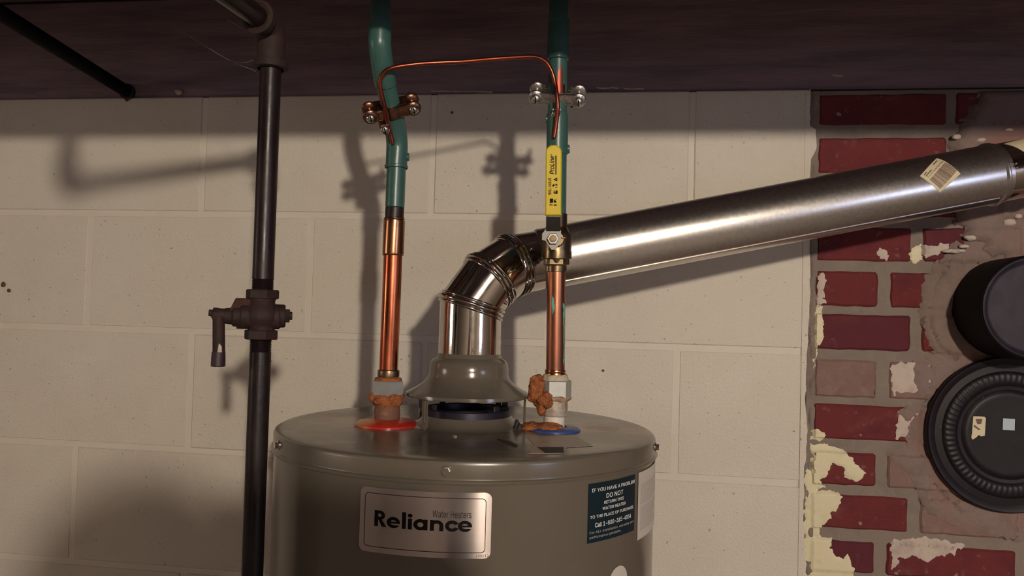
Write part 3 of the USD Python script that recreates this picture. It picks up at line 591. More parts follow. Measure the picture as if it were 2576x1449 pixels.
VP = [(1187, 890, VD), (1192, 768, VD), (1231, 703, .995), (1286, 668, 1.018), (1368, 652, 1.040)]
VC = [AT(*p) for p in VP]; VC[0][:2] = HC[:2] + (VC[0][:2] - HC[:2]) * .0 ; VC[0][2] = 1.6215; VC[1][:2] = VC[0][:2]
ve = thing('vent_elbow', 'shiny segmented galvanized elbow on top of the draft hood', 'vent elbow', VC[1])
go, vr, vd = gores(VC, VR, 'gore', ve, 'galvanized_shiny')
PA, PB = AT(1352, 655, 1.036), AT(2503, 437, 1.062); pu = nrm(PB - PA); PL = np.linalg.norm(PB - PA)
for px, py in ((1302, 606), (1325, 602), (1347, 611)):
    c = AT(px, py, .98); ax = VC[3] + vd[3] * ((c - VC[3]) @ vd[3]); o = nrm(c - ax); part('rivet', ball(ax + o * (VR + .0004), .0023, 2), 'galvanized_shiny', ve)
for px, py in ((1271, 715), (1262, 735), (1255, 751)):
    c = AT(px, py, .98); ax = VC[1] + vd[1] * ((c - VC[1]) @ vd[1]); o = nrm(c - ax); part('rivet', ball(ax + o * (VR + .0004), .0023, 2), 'galvanized_shiny', ve)
c0_, c1_ = AT(1295, 613, .98), AT(1350, 605, 1.0)
ln = []
for c in (c0_, (c0_ + c1_) / 2, c1_):
    ax = VC[3] + vd[3] * ((c - VC[3]) @ vd[3]); ln.append(ax + nrm(c - ax) * (VR + .0002))
part('seam', sweep(ln, .0008, 8), 'galvanized_shiny', ve)
c = AT(1192, 880, .95); o = nrm([c[0] - HX, c[1] - HY, 0]); part('screw', [rod(np.array([HX, HY, 1.6285]) + o * (VR - .001), np.array([HX, HY, 1.6285]) + o * (VR + .0016), .0026, 20), ], 'galvanized_shiny', ve)
# crimped end going into the pipe
cr = [];  n = 144; bx_, by_, bz_ = basis(pu); t = np.arange(n) * 2 * np.pi / n
v = []
for s, amp in ((-.004, 0), (0.004, .0007), (.012, .0014), (.03, .0016)):
    rad = VR - .0006 - amp * (1 + np.sign(np.sin(t * 24))) * .6; v.append(PA - pu * .004 + pu * s + rad[:, None] * (np.cos(t)[:, None] * bx_ + np.sin(t)[:, None] * by_))
v = np.vstack(v); ii, jj = np.meshgrid(np.arange(3), np.arange(n), indexing='ij'); q = [ii * n + jj, ii * n + (jj + 1) % n, (ii + 1) * n + (jj + 1) % n, (ii + 1) * n + jj]
part('crimped_end', trimesh.Trimesh(v, np.concatenate([np.stack([q[0], q[1], q[2]], -1).reshape(-1, 3), np.stack([q[0], q[2], q[3]], -1).reshape(-1, 3)]), process=False), 'galvanized_shiny', ve, smooth=20)

vp = thing('vent_pipe', 'long straight galvanized vent pipe rising to the right towards the brick chimney', 'vent pipe', PA)
PR = .0402
prof = [(PR - .0012, .004), (PR - .0006, .0035), (PR, .0045), (PR, PL - .012), (PR + .0022, PL - .0095), (PR + .0022, PL - .0075), (PR, PL - .005), (PR, PL), (PR - .001, PL), (PR - .0012, .004)]
pf = []
for a, b in zip(prof[:-1], prof[1:]):
    kk = max(1, int(abs(b[1] - a[1]) / .03)); pf += [(a[0] + (b[0] - a[0]) * s, a[1] + (b[1] - a[1]) * s) for s in np.linspace(0, 1, kk, endpoint=False)]
part('pipe', lathe(pf + [prof[-1]], 96, PA, pu), 'galvanized', vp, smooth=30)
toc = nrm(CAM - (PA + PB) / 2); toc = nrm(toc - pu * (toc @ pu)); upn = np.cross(pu, toc); upn = upn if upn[2] > 0 else -upn
def onpipe(px, py):
    """(distance along the pipe, angle from the side facing the camera, up positive)"""
    v = ray(px, py); o = CAM - PA; vv = v - pu * (v @ pu); oo = o - pu * (o @ pu); a = vv @ vv; b = vv @ oo; c = oo @ oo - PR**2
    q = o + v * (-b - math.sqrt(max(b * b - a * c, 0))) / a; return q @ pu, math.atan2(q @ upn, q @ toc)
def pwrap(m, h):
    v = m.vertices; a = v[:, 1] / PR; out = m.copy(); out.vertices = PA + v[:, :1] * pu + (PR + h + v[:, 2:3]) * (np.cos(a)[:, None] * toc + np.sin(a)[:, None] * upn); out.fix_normals(); return out
sm = fine(extrude(sg.box(.01, PR * -1.02, PL - .015, PR * -.93), .0012), .02); part('seam', pwrap(sm, -.0004), 'galvanized', vp, label='folded lock seam along the underside')
cs = [onpipe(2314, 443), onpipe(2357, 398), onpipe(2416, 437), onpipe(2364, 484)]
cs = [(a, b * PR) for a, b in cs]; e0, e1 = np.array(cs[1]) - cs[0], np.array(cs[3]) - cs[0]
lb = part('barcode_label', pwrap(fine(extrude(sg.Polygon(cs), .0003), .006), 0), 'label_cream', vp, label='cream barcode label stuck on askew')
def aff(m):   # unit square of the label (u along its upper left edge 0-1, v down 0-1) to the pipe
    v = m.vertices; out = m.copy(); out.vertices = np.c_[np.array(cs[0]) + v[:, :1] * e0 + (v[:, 1:2]) * e1, v[:, 2]]; return out
bars = []; u = .08; rb = random.Random(7)
# label axes: u runs up its upper-left edge, v runs from that edge towards the lower right
while u < .90:
    w_ = rb.choice([.008, .014, .022]); bars.append(sg.box(u, .36, min(u + w_, .92), .90)); u += w_ + rb.choice([.008, .013])
part('barcode', pwrap(fine(aff(extrude(unary_union(bars), .0001)), .006), .0003), 'bar_print', lb)
tl = []
for s_, vpos, hh, wid in (('3" x 24" Round Pipe 30ga', .29, .07, .80),):
    t = text(s_, hh, False, .0001); bb = t.bounds; t.vertices *= [wid / (bb[1, 0] - bb[0, 0]), 1, 1]; t.vertices = np.stack([t.vertices[:, 0] + .10, vpos - t.vertices[:, 1], t.vertices[:, 2]], 1); tl.append(aff(t))
tl.append(aff(fine(extrude(unary_union([sg.box(.10, .15, .40, .185), sg.box(.10, .07, .24, .105), sg.box(.62, .07, .86, .105)]), .0001), .1)))
part('lettering', pwrap(trimesh.util.concatenate(tl), .0003), 'bar_print', lb)
# far elbow turning back into the chimney
E = [PB - pu * .004]; d = pu.copy(); tgt = np.array([.30, .95, .0])
for k_, ln_ in enumerate((.088, .05, .06, .13)):
    E.append(E[-1] + d * ln_)
    d = nrm(d * (1 - .30 * (k_ + 1)) + nrm(tgt) * (.34 * (k_ + 1)))
v2 = thing('vent_elbow', 'galvanized elbow at the upper right end of the vent pipe, entering the chimney', 'vent elbow', PB)
gores(E, VR + .0004, 'gore', v2, 'galvanized_shiny', bead=.0022)
K0, K1 = E[0], E[1]
for px, py in ((2538, 415), (2548, 415), (2541, 424), (2549, 424)):
    c = AT(px, py, 1.03); ax = K0 + (K1 - K0) * .4; o = c - ax; dd = nrm(K1 - K0); o = nrm(o - dd * (o @ dd)); c2 = ax + dd * ((c - ax) @ dd) + o * (VR + .0008)
    part('rivet', ball(c2, .0018, 2), 'galvanized_shiny', v2)
dd = nrm(K1 - K0); tc = nrm(CAM - K0); tc = nrm(tc - dd * (tc @ dd)); un = np.cross(dd, tc); un = un if un[2] > 0 else -un
lab = fine(extrude(sg.Polygon([(.024, .022), (.060, .032), (.066, .058), (.013, .046)]), .0003), .006); v = lab.vertices; a = v[:, 1] / VR
lab.vertices = K0 + v[:, :1] * dd + (VR + .0005 + v[:, 2:3]) * (np.cos(a)[:, None] * tc + np.sin(a)[:, None] * un); lab.fix_normals()
part('sticker', lab, 'label_cream', v2, label='cream sticker on the elbow')

# ------------------------------------------------------------------ water pipes
TR = .0113
def union(px, zc, side, parent, o):
    pass
hp = thing('hot_water_pipe', 'left copper and green-painted pipe rising from the red ring', 'water pipe', (HOT[0], HOT[1], 1.53))
zof = lambda py, d=.966: float(AT(980, py, d)[2]); zofc = lambda py, d=.962: float(AT(1392, py, d)[2])
H = lambda py: np.array([HOT[0], HOT[1], zof(py)])
hx_turn = .28
part('nipple', rough(lathe([(.0135, 1.5335), (.0150, 1.5345), (.0155, zof(1030)), (.0148, zof(1022)), (.0155, zof(1012)), (.0160, zof(1000)), (0, zof(1000))], 48, (HOT[0], HOT[1], 0)), .0012, 180, 3), 'rusty_nipple', hp, label='rusty threaded nipple')
part('rust_crust', [rough(lathe([(.015, zof(1022)), (.0178, zof(1014)), (.0195, zof(1002)), (.0205, zof(994)), (.018, zof(989)), (.010, zof(988))], 64, (HOT[0], HOT[1], 0)), .0026, 160, 5), lump(np.array([HOT[0] - .015, HOT[1] - .010, zof(1000)]), (.006, .006, .0058), 11, .45), lump(np.array([HOT[0] - .006, HOT[1] - .018, zof(1006)]), (.006, .004, .004), 12, .45)], 'rust_crust', hp, label='orange rust crust under the union nut')
part('union_nut', hexrod(H(997), H(957), .0352, .05, math.atan2(EF[1], EF[0]) + .13), 'steel_dull', hp, label='grey steel hexagonal union nut')
part('collar', [rough(lathe([(.0165, zof(957)), (.0160, zof(951)), (.0130, zof(948)), (.012, zof(946))], 48, (HOT[0], HOT[1], 0)), .0006, 200, 2)], 'rust_crust', hp)
part('adapter', lathe([(.0128, zof(948)), (.0133, zof(945)), (.0133, zof(934)), (.0128, zof(931)), (.0115, zof(930))], 48, (HOT[0], HOT[1], 0)), 'brass', hp, label='brass adapter')
hz = [(977, 930), (990, 640), (991, 553), (995, 480), (998, 420), (1000, 385)]
HB = AT(998, 395, .966)
hB = np.array([HOT[0], HOT[1], zof(930)])
def on_line(py, d=.98):   # plumb pipe: x, y follow the base with the small lean the photo shows
    f = (930 - py) / (930 - 395); return hB + (HB - hB) * f
part('copper_tube', rod(on_line(932), on_line(634), TR, 40), 'copper', hp, label='bare copper tube')
part('coupling', lathe([(TR, 0), (.0128, .0008), (.0130, .003), (.0130, .040), (.0128, .0422), (TR, .043)], 40, on_line(641), on_line(550) - on_line(641)), 'solder_copper', hp, label='copper coupling')
part('solder_ring', sweep([on_line(641) + .0119 * (math.cos(t) * CR + math.sin(t) * np.cross(CR, [0, 0, 1])) for t in np.linspace(0, 2 * np.pi, 32, endpoint=False)], .0011, 8, closed=True), 'solder_copper', hp)
part('solder_ring', rough(sweep([on_line(551) + .0117 * (math.cos(t) * CR + math.sin(t) * np.cross(CR, [0, 0, 1])) for t in np.linspace(0, 2 * np.pi, 32, endpoint=False)], .0013, 8, closed=True), .0008, 200, 3), 'solder_copper', hp)
part('scorched_tube', rod(on_line(552), on_line(520), TR + .0001, 40), 'black_iron', hp, label='scorched end of the painted tube')
part('green_tube', rod(on_line(523), on_line(392), TR + .0003, 40), 'green_paint', hp)
# offset: two 45 degree elbows, the upper leg leaning towards the camera
e1 = on_line(345); e2 = AT(961, 168, .910); top = AT(956, 78, .900); top2 = top + np.array([.0005, 0, ZSUB - top[2] - .002])
def bend(a, c, b, n=14):
    t = np.linspace(0, 1, n)[:, None]; return (1 - t)**2 * np.asarray(a) + 2 * t * (1 - t) * np.asarray(c) + t**2 * np.asarray(b)
up1 = nrm(e2 - e1); ft = .013
part('elbow_fitting', [sweep(np.vstack([on_line(420)[None], bend(on_line(375), e1, e1 + up1 * .024), (e1 + up1 * .034)[None]]), ft, 32), lathe([(ft, 0), (ft + .0012, .0005), (ft + .0012, .0035), (ft, .004)], 32, on_line(424), (0, 0, 1)),
                       rod(on_line(395) + CR * ft * .9, on_line(395) + CR * (ft + .002), .005, 16)], 'green_paint', hp)
part('green_tube', rod(e1 + up1 * .022, e2 - up1 * .012, TR + .0003, 40), 'green_paint', hp)
part('elbow_fitting', [sweep(np.vstack([(e2 - up1 * .022)[None], bend(e2 - up1 * .015, e2 + up1 * .012 + [0, 0, .004], top + [0, 0, -.012]), (top + [0, 0, .008])[None]]), ft, 32)], 'green_paint', hp)
part('green_tube', rod(top, top2, TR + .0003, 40), 'green_paint', hp)

cp = thing('cold_water_pipe', 'right pipe rising from the blue ring, copper below and green-painted above', 'water pipe', (COLD[0], COLD[1], 1.53))
Cb = np.array([COLD[0], COLD[1], zofc(930)]); Ct = AT(1402, 330, .960); Cx = lambda py: Cb + (Ct - Cb) * (930 - py) / 600.0
cc_ = (COLD[0], COLD[1], 0)
part('white_bushing', rough(lathe([(.0128, 1.5345), (.0128, zofc(1046)), (0, zofc(1046))], 40, cc_), .0004, 200, 1), 'white_plastic', cp, label='white plastic bushing with rust runs')
part('nipple', rough(lathe([(.0125, zofc(1047)), (.0150, zofc(1044)), (.0158, zofc(1030)), (.0160, zofc(1012)), (.0155, zofc(1004)), (0, zofc(1003))], 48, cc_), .0012, 170, 4), 'galv_nipple', cp, label='grey galvanized nipple with rust runs')
part('rust_crust', [lump(np.array([COLD[0] - .020, COLD[1] - .006, zofc(985)]), (.0115, .013, .0200), 21, .40), lump(np.array([COLD[0] - .009, COLD[1] - .016, zofc(1003)]), (.010, .008, .010), 22, .45), lump(np.array([COLD[0] - .021, COLD[1] - .006, zofc(960)]), (.009, .010, .008), 23, .5), lump(np.array([COLD[0] - .015, COLD[1] - .010, zofc(1020)]), (.007, .008, .012), 24, .4)], 'rust_crust', cp, label='thick orange rust growth over the nut')
part('rust_lip', rough(lathe([(.0150, zofc(1009)), (.0195, zofc(1004)), (.0205, zofc(999)), (.0175, zofc(995)), (.01, zofc(995))], 64, cc_), .0022, 150, 8), 'lime_crust', cp)
part('union_nut', hexrod(np.array([COLD[0], COLD[1], zofc(1001)]), np.array([COLD[0], COLD[1], zofc(956)]), .0350, .05, math.atan2(EF[1], EF[0]) - .45), 'steel_dull', cp, label='grey steel hexagonal union nut')
part('lime_crust', rough(lathe([(.0165, zofc(958)), (.0158, zofc(950)), (.0148, zofc(944)), (.0125, zofc(940)), (.010, zofc(940))], 64, cc_), .0018, 170, 6), 'lime_crust', cp, label='cream and rust crust on top of the nut')
part('adapter', lathe([(.0126, zofc(944)), (.0130, zofc(941)), (.0122, zofc(936)), (.0128, zofc(934)), (.0126, zofc(931)), (.0113, zofc(930))], 48, cc_), 'solder_copper', cp)
part('copper_tube', rod(Cx(934), Cx(672), TR, 40), 'copper_patina', cp, label='tarnished copper tube')
def tube_patch(poly, a, u, R, h):
    """poly in (distance round the tube from the side facing the camera, height along it)"""
    u = nrm(u); f = nrm(CAM - a); f = nrm(f - u * (f @ u)); rgt = np.cross(u, f); rgt = rgt if rgt @ CR > 0 else -rgt
    m = fine(extrude(poly, h), .003); v = m.vertices; an = v[:, 0] / R; m.vertices = a + v[:, 1:2] * u + (R + v[:, 2:3]) * (np.sin(an)[:, None] * rgt + np.cos(an)[:, None] * f); m.fix_normals(); return m
cu_ = Cx(700) - Cx(900)
pz = lambda py: np.linalg.norm(Cx(py) - Cx(930))
part('verdigris', tube_patch(ragged([(-.0045, pz(742)), (-.0025, pz(750)), (-.0012, pz(768)), (-.0035, pz(790)), (-.0020, pz(802)), (-.0042, pz(786)), (-.0052, pz(762))], .0008, 4, .001), Cx(930), cu_, TR, .0004), 'verdigris', cp, label='blue-green corrosion streak')
part('verdigris', tube_patch(ragged([(.0095, pz(762)), (.013, pz(765)), (.0135, pz(905)), (.0105, pz(915)), (.0115, pz(850))], .0016, 5, .001), Cx(930), cu_, TR, .0004), 'verdigris', cp, label='long blue-green corrosion streak on the side')
part('green_tube', rod(Cx(545), Cx(384), TR + .0003, 40), 'green_paint', cp)
part('coupling', [lathe([(TR, 0), (.0130, .0006), (.0134, .003), (.0130, .0045), (.0130, .0465), (.0126, .049), (TR, .050)], 40, Cx(389), Cx(285) - Cx(389)), rod(Cx(375) + CR * .0118, Cx(375) + CR * .0148, .0052, 16), rod(Cx(300) - CR * .0118, Cx(300) - CR * .0142, .0045, 16)], 'green_paint', cp)
part('green_tube', rod(Cx(288), Cx(150), TR + .0002, 40), 'green_paint', cp)
part('bare_copper', tube_patch(ragged([(-.004, 0), (.009, 0), (.010, .010), (.0065, .012), (.0055, .030), (.0035, .034), (.0010, .026), (-.001, .018), (-.004, .014)], .001, 9, .001), Cx(240), cu_, TR + .0002, .0002), 'dark_copper', cp, label='bare copper where the paint ends')
cpt = Cx(150)
part('coupling', lathe([(TR, 0), (.0128, .0006), (.0131, .003), (.0131, .0465), (.0126, .049), (TR, .050)], 40, Cx(152), (0, 0, 1)), 'green_paint', cp)
part('green_tube', rod(Cx(60), np.array([*Cx(60)[:2], ZSUB - .002]), TR + .0003, 40), 'green_paint', cp)

# ------------------------------------------------------------------ ball valve on the cold pipe
bv = thing('ball_valve', 'brass ball valve with a long yellow lever on the right pipe', 'ball valve', Cx(603))
up = nrm(Cx(500) - Cx(700)); F_ = nrm(CAM - Cx(603)); F_ = nrm(F_ - up * (F_ @ up)); S_ = np.cross(up, F_); S_ = S_ if S_ @ CR > 0 else -S_
zz = lambda py: (Cx(py) - Cx(683)) @ up
part('body', [lathe([(TR + .0002, zz(683)), (.0126, zz(682)), (.0126, zz(668)), (.0135, zz(666)), (.0145, zz(652)), (.0185, zz(650)), (.0188, zz(632)), (.0183, zz(630)), (.0183, zz(612)), (.0176, zz(590)), (.0150, zz(580)), (.0140, zz(574)), (.0128, zz(570)), (.0128, zz(538)), (TR, zz(537))], 48, Cx(683), up),
              rod(Cx(603) + F_ * .010, Cx(603) + F_ * .0235, .0095, 28)], 'brass', bv, label='brass body')
part('hex_end', hexrod(Cx(666), Cx(651), .0275, .05, .1), 'brass', bv)
hc = Cx(603) + F_ * .0245 + S_ * -.004
tilt = S_ * -.004
def lever(s, u_, f): return hc + S_ * (s - .0004 * 0) + up * u_ + F_ * f
z2 = .0485 / 100
lev = affinity.translate(sg.Polygon([(-.0085, -.002), (-.0015, -.0125), (.0025, -.0125), (.0088, -.004), (.0088, .0095), (.0082, .0108), (-.0085, .0108), (-.0088, .010), (-.0125, .006), (-.0125, -.001)]).buffer(.0006).buffer(-.0002), 0, 0)
def lplace(m, f0): return place(m, hc + F_ * f0, S_, up, np.cross(S_, up) if np.cross(S_, up) @ F_ > 0 else -np.cross(S_, up))
hm = part('handle', [lplace(extrude(lev, .0022), 0), hull(lplace(bbox((-.0082, .0085, 0), (.0086, .0105, .0022), .0003), 0), lplace(bbox((-.0080, .0240, .0105), (.0086, .0262, .0128), .0003), 0)), lplace(bbox((-.0080, .0250, .0105), (.0086, .060, .0128), .0006), 0)], 'lever_plate', bv, label='steel lever')
grip2d = rrect(-.0092, .0265, .0092, .108, .0088).union(sg.box(-.0092, .0265, .0092, .05))
gm = extrude(grip2d.buffer(-.0012), .0095); g2 = extrude(grip2d, .0072); g2.vertices[:, 2] += .0012
GF0 = .0068
part('grip', hull(lplace(gm, GF0), lplace(g2, GF0)), 'yellow_vinyl', hm, label='yellow vinyl grip')
gf = GF0 + .0095
pr_ = []
def gtext(s, h, u0, s0_, wid, bold=False, shear=0.0):
    t = text(s, h, bold, .0002); b = t.bounds; t.vertices = (t.vertices - [b[0, 0], 0, 0]) * [wid / (b[1, 0] - b[0, 0]), 1, 1]; t.vertices[:, 0] += t.vertices[:, 1] * shear
    t.vertices = np.stack([s0_ - t.vertices[:, 1], u0 + t.vertices[:, 0], t.vertices[:, 2]], 1); return lplace(t, gf)
pr_.append(gtext('ProLine', .0050, .0740, .0005, .0205, True, .22))
pr_.append(gtext('®', .0020, .0955, -.0015, .0016))
pr_.append(gtext('BALL VALVE', .0034, .0505, -.0026, .0192, True))
for s_ in (.0018, .0032): pr_.append(lplace(extrude(sg.box(s_, .0735, s_ + .0006, .0955), .0002), gf))
ic = [sg.Point(.002, .0420).buffer(.0019).difference(sg.Point(.002, .0424).buffer(.0008)), sg.box(.0034, .0400, .0048, .0440), sg.Polygon([(-.0004, .0480), (.0016, .0500), (.0004, .0516), (-.0014, .0498)]), sg.box(.0022, .0474, .0046, .0482), sg.box(.0022, .0490, .0046, .0498), sg.box(.0022, .0506, .0046, .0514),
      sg.Polygon([(-.0004, .0565), (.0044, .0545), (.0044, .0588)]).difference(sg.Point(.003, .0566).buffer(.0006)),
      sg.box(-.0040, .0296, -.0002, .0345), sg.Polygon([(.0004, .0300), (.0042, .0300), (.0024, .0322), (.0042, .0345), (.0034, .0345), (.0016, .0322), (.0004, .0345)]), sg.box(-.0044, .0268, .0040, .0274)]
ic = [affinity.translate(g, 0, .0113) for g in ic[:-1]] + [sg.box(-.0044, .0380, -.0006, .0388), sg.box(.0006, .0378, .0040, .0390), sg.box(-.0044, .0394, -.0016, .0399)]
for g in ic: pr_.append(lplace(extrude(g, .0002), gf))
part('lettering', pr_, 'black_print', hm)
part('nut', [hexrod(hc + F_ * .002, hc + F_ * .0062, .0125, .08, .0)], 'lever_steel', bv, label='hex nut holding the lever')
part('stem', [rod(hc + F_ * .001, hc + F_ * .0078, .0040, 24), rod(hc + F_ * .0075, hc + F_ * .0084, .0026, 20)], 'brass', bv)
part('stop_tab', lplace(bbox((.0095, .0005, -.002), (.0150, .0022, 0), .0004), .001), 'brass', bv)

# ------------------------------------------------------------------ grounding clamps and wire
def clamp(c, axis, jawmat, boltmat, label, lx=0.0):
    t = thing('grounding_clamp', label, 'pipe clamp', c)
    a = nrm(axis); f = nrm(CAM - c); f = nrm(f - a * (f @ a)); s = np.cross(a, f); s = s if s @ CR > 0 else -s
    def pl(m): return place(m, c, s, f, a)
    arch = sg.Point(0, 0).buffer(.0165, 24); hole = sg.Point(0, 0).buffer(TR + .0004, 32)
    for nm, sgn in (('front_jaw', 1), ('rear_jaw', -1)):
        half = sg.box(-.05, .0012, .05, .05) if sgn > 0 else sg.box(-.05, -.05, .05, -.0012)
        pr = unary_union([arch, sg.box(-.030, .0090, .030, .0140) if sgn > 0 else sg.box(-.030, -.0140, .030, -.0090)]).buffer(.0015).buffer(-.0015).difference(hole).intersection(half)
        m = extrude(pr, .0135); m.vertices[:, 2] -= .00675
        ears = [ball((x, sgn * .0115, 0), .0092, 3, (1, .42, 1)) for x in (-.0255, .0255)]
        part(nm, [pl(rough(fine(m, .006), .0004, 300, 3))] + [pl(e) for e in ears], jawmat, t)
    for x in (-.0255, .0255):
        head = lathe([(0, .0042), (.0028, .0038), (.0050, .0022), (.0058, 0), (.0056, -.001), (0, -.001)], 28, (x, .0154, 0), (0, 1, 0))
        slot = bbox((x - .0006, .0188, -.0042), (x + .0006, .0198, .0042), .0001)
        b = part('bolt', [pl(head), pl(rod((x, -.0215 - (.012 if x > 0 else 0), 0), (x, .016, 0), .0026, 20)), pl(hexrod((x, -.0200, 0), (x, -.0150, 0), .0090))], boltmat, t)
        part('slot', pl(slot), 'black_print', b)
    part('terminal_lug', [pl(bbox((lx - .0075, .009, -.0185), (lx + .0055, .0150, -.0040), .0015)), pl(bbox((lx - .0065, .0225, -.0150), (lx + .0045, .0250, -.0070), .0008)), pl(bbox((min(lx, 0) - .0070, .009, -.0062), (max(lx, 0) + .0060, .0150, .0065), .0015))], jawmat, t)
    head = lathe([(0, .0035), (.003, .0030), (.0050, .0016), (.0058, 0), (.0056, -.002), (.004, -.003), (0, -.003)], 28, (lx - .0020, .0262, -.0130), (0, 1, .0))
    b = part('terminal_screw', [pl(head)], 'steel_bright', t, label='slotted terminal screw')
    part('slot', pl(bbox((lx - .0026, .0290, -.0177), (lx - .0014, .0299, -.0083), .0001)), 'black_print', b)
    return c, s, f, a
L_ = clamp(e1 + up1 * (np.linalg.norm(e2 - e1) * .42), up1, 'bronze', 'steel_bright', 'dark bronze grounding clamp with bright screw heads on the left pipe', -.0105)
Rc = AT(1403, 240, .974)
R_ = clamp(Cx(238), nrm(nrm(Cx(150) - Cx(300)) + EF * .85), 'zinc', 'zinc', 'grey zinc grounding clamp on the right pipe', .0015)
wp = [AT(988, 360, .946), AT(981, 330, .940), AT(974, 300, .926), AT(968, 270, .915), AT(959, 232, .905), AT(956, 205, .900), AT(966, 183, .896), AT(990, 170, .894), AT(1050, 161, .897), AT(1110, 157, .902), AT(1160, 155, .906), AT(1230, 149, .914), AT(1300, 144, .922), AT(1345, 143, .930), AT(1372, 155, .935), AT(1388, 180, .938), AT(1396, 210, .939), AT(1401, 240, .936), AT(1403, 270, .936), AT(1400, 305, .940), AT(1394, 346, .943)]
tag(single('grounding_wire', sweep(spline(wp, 8), .0025, 14), 'copper_wire').prim, 'bare copper wire looping between the two pipe clamps', 'wire')

# ------------------------------------------------------------------ black gas pipe and its valve
GD = .811; GR = .01065
G0 = AT(664, 640, GD); gx, gy = G0[0], G0[1]; gz = lambda py: float(AT(664, py, GD)[2])
def GP(py): return np.array([gx, gy, gz(py)])
gp = thing('gas_pipe', 'black iron gas pipe dropping in front of the wall, left of the heater', 'gas pipe', (gx, gy, 0))
def threaded(z0, z1, n=9):
    out = []
    for k in range(n):
        a = z0 + (z1 - z0) * k / n; b = z0 + (z1 - z0) * (k + .5) / n; out += [(GR - .0007, a), (GR + .0002, b)]
    return out
part('lower_pipe', lathe([(0, .0), (GR, 0), (GR, gz(885))] + threaded(gz(883), gz(850), 7) + [(0, gz(850))], 48, (gx, gy, 0)), 'black_iron', gp)
part('upper_pipe', lathe([(0, gz(735))] + threaded(gz(735), gz(700), 8) + [(GR, gz(698)), (GR, gz(160)), (0, gz(160))], 48, (gx, gy, 0)), 'black_iron', gp)
ez = float(AT(676, 62, GD)[2]); er = .0142
hor = np.array([-.06, -1.0, 0.0]); hor = nrm(hor); ec = np.array([gx, gy, ez])
part('elbow', [sweep(np.vstack([np.array([gx, gy, gz(160)])[None], bend([gx, gy, ez - .018], ec, ec + hor * .018), (ec + hor * .030)[None]]), er, 32),
               lathe([(er - .001, -.002), (er + .003, -.001), (er + .003, .006), (er, .007)], 40, (gx, gy, gz(166))), lathe([(er, -.001), (er + .0028, 0), (er + .0028, .007), (er - .001, .008)], 40, ec + hor * .023, hor)], 'rusty_iron', gp, label='rusty cast elbow')
hend = ec + hor * .43
part('branch_pipe', rod(ec + hor * .026, hend, GR, 40), 'black_iron', gp, label='pipe running towards the camera under the joists')
part('elbow', sweep(np.vstack([(hend - hor * .012)[None], bend(hend, hend + hor * .018, hend + hor * .018 + [0, 0, .018]), (hend + hor * .018 + [0, 0, .03])[None]]), er, 32), 'rusty_iron', gp)
part('riser', rod(hend + hor * .018 + [0, 0, .026], np.array([*(hend + hor * .018)[:2], ZSUB - .002]), GR, 32), 'black_iron', gp)
# valve
gv = thing('gas_valve', 'rusty lever gas cock threaded onto the black pipe', 'gas valve', GP(795))
gf_ = nrm([CAM[0] - gx, CAM[1] - gy, 0]); gs = np.array([-gf_[1], gf_[0], 0]); gs = gs if gs @ CR > 0 else -gs; UZ = np.array([0, 0, 1.0])
q = lambda s, f, py: np.array([gx, gy, 0]) + gs * s + gf_ * f + UZ * gz(py)
mm = GD / FPX
part('body', [hexrod(q(0, 0, 752), q(0, 0, 729), .0288, .06, .2), hexrod(q(0, 0, 854), q(0, 0, 830), .0288, .06, .2),
              lathe([(.0118, gz(853)), (.0135, gz(832)), (.0128, gz(824)), (.0140, gz(815)), (.0172, gz(806)), (.0178, gz(795)), (.0172, gz(780)), (.0138, gz(770)), (.0125, gz(760)), (.0138, gz(750)), (.0118, gz(732))], 40, (gx, gy, 0)),
              rod(q(-.021, 0, 797), q(.0185, 0, 796), .0128, 36)], 'rusty_iron', gv)
part('stop_lug', hull(*[ball(q(s, -.004, py), .0022, 2) for s, py in ((-.030, 790), (-.024, 757), (-.011, 757), (-.006, 770), (-.008, 795))], *[ball(q(s, .004, py), .0022, 2) for s, py in ((-.030, 790), (-.024, 757), (-.011, 757), (-.006, 770), (-.008, 795))]), 'rust_brown', gv, label='rusty stop lug')
part('tail_nut', [rod(q(.017, 0, 794), q(.0225, 0, 794), .0118, 32), hexrod(q(.022, 0, 793), q(.0275, 0, 793), .0135, .1), rod(q(.027, 0, 793), q(.0300, 0, 793), .0042, 20), rough(fine(rod(q(.0195, 0, 794), q(.0232, 0, 794), .0113, 32), .004), .0008, 200, 4)], 'rusty_iron', gv, label='nut on the tail of the plug')
part('plug', [lathe([(.0105, 0), (.0105, .008), (.0085, .010), (.0078, .016), (.0065, .018), (0, .018)], 32, q(-.019, 0, 797), -gs), rod(q(-.015, -.001, 816), q(-.024, -.001, 816), .0050, 20)], 'rusty_iron', gv)
ls = -.0395
lv = part('lever', [hull(ball(q(-.030, .002, 795), .0062, 3), ball(q(-.0430, .002, 793), .0060, 3)), rod(q(-.040, .002, 791), q(-.0505, .002, 790), .0033, 20), hexrod(q(-.0405, .002, 793), q(-.0468, .002, 792), .0112, .12, .3), hull(ball(q(-.041, .002, 796), .0058, 3), rod(q(-.0395, .002, 890), q(-.0395, .002, 889), .0060, 24)), ], 'rusty_iron', gv, label='iron lever hanging down')
part('grip', lathe([(0, gz(922)), (.0060, gz(922)), (.0070, gz(920)), (.0068, gz(900)), (.0064, gz(886)), (.0052, gz(885))], 32, np.array([gx, gy, 0]) + gs * -.0398 + gf_ * .002), 'grip_vinyl', gv, label='dark purple end sleeve')
part('paint_mark', [rough(hull(*[ball(q(s, .0078, py), .0006, 1) for s, py in ((-.0402, 885), (-.0368, 885), (-.0372, 872), (-.0392, 866))]), .0002, 300)], 'residue', gv, label='worn pale paint mark')

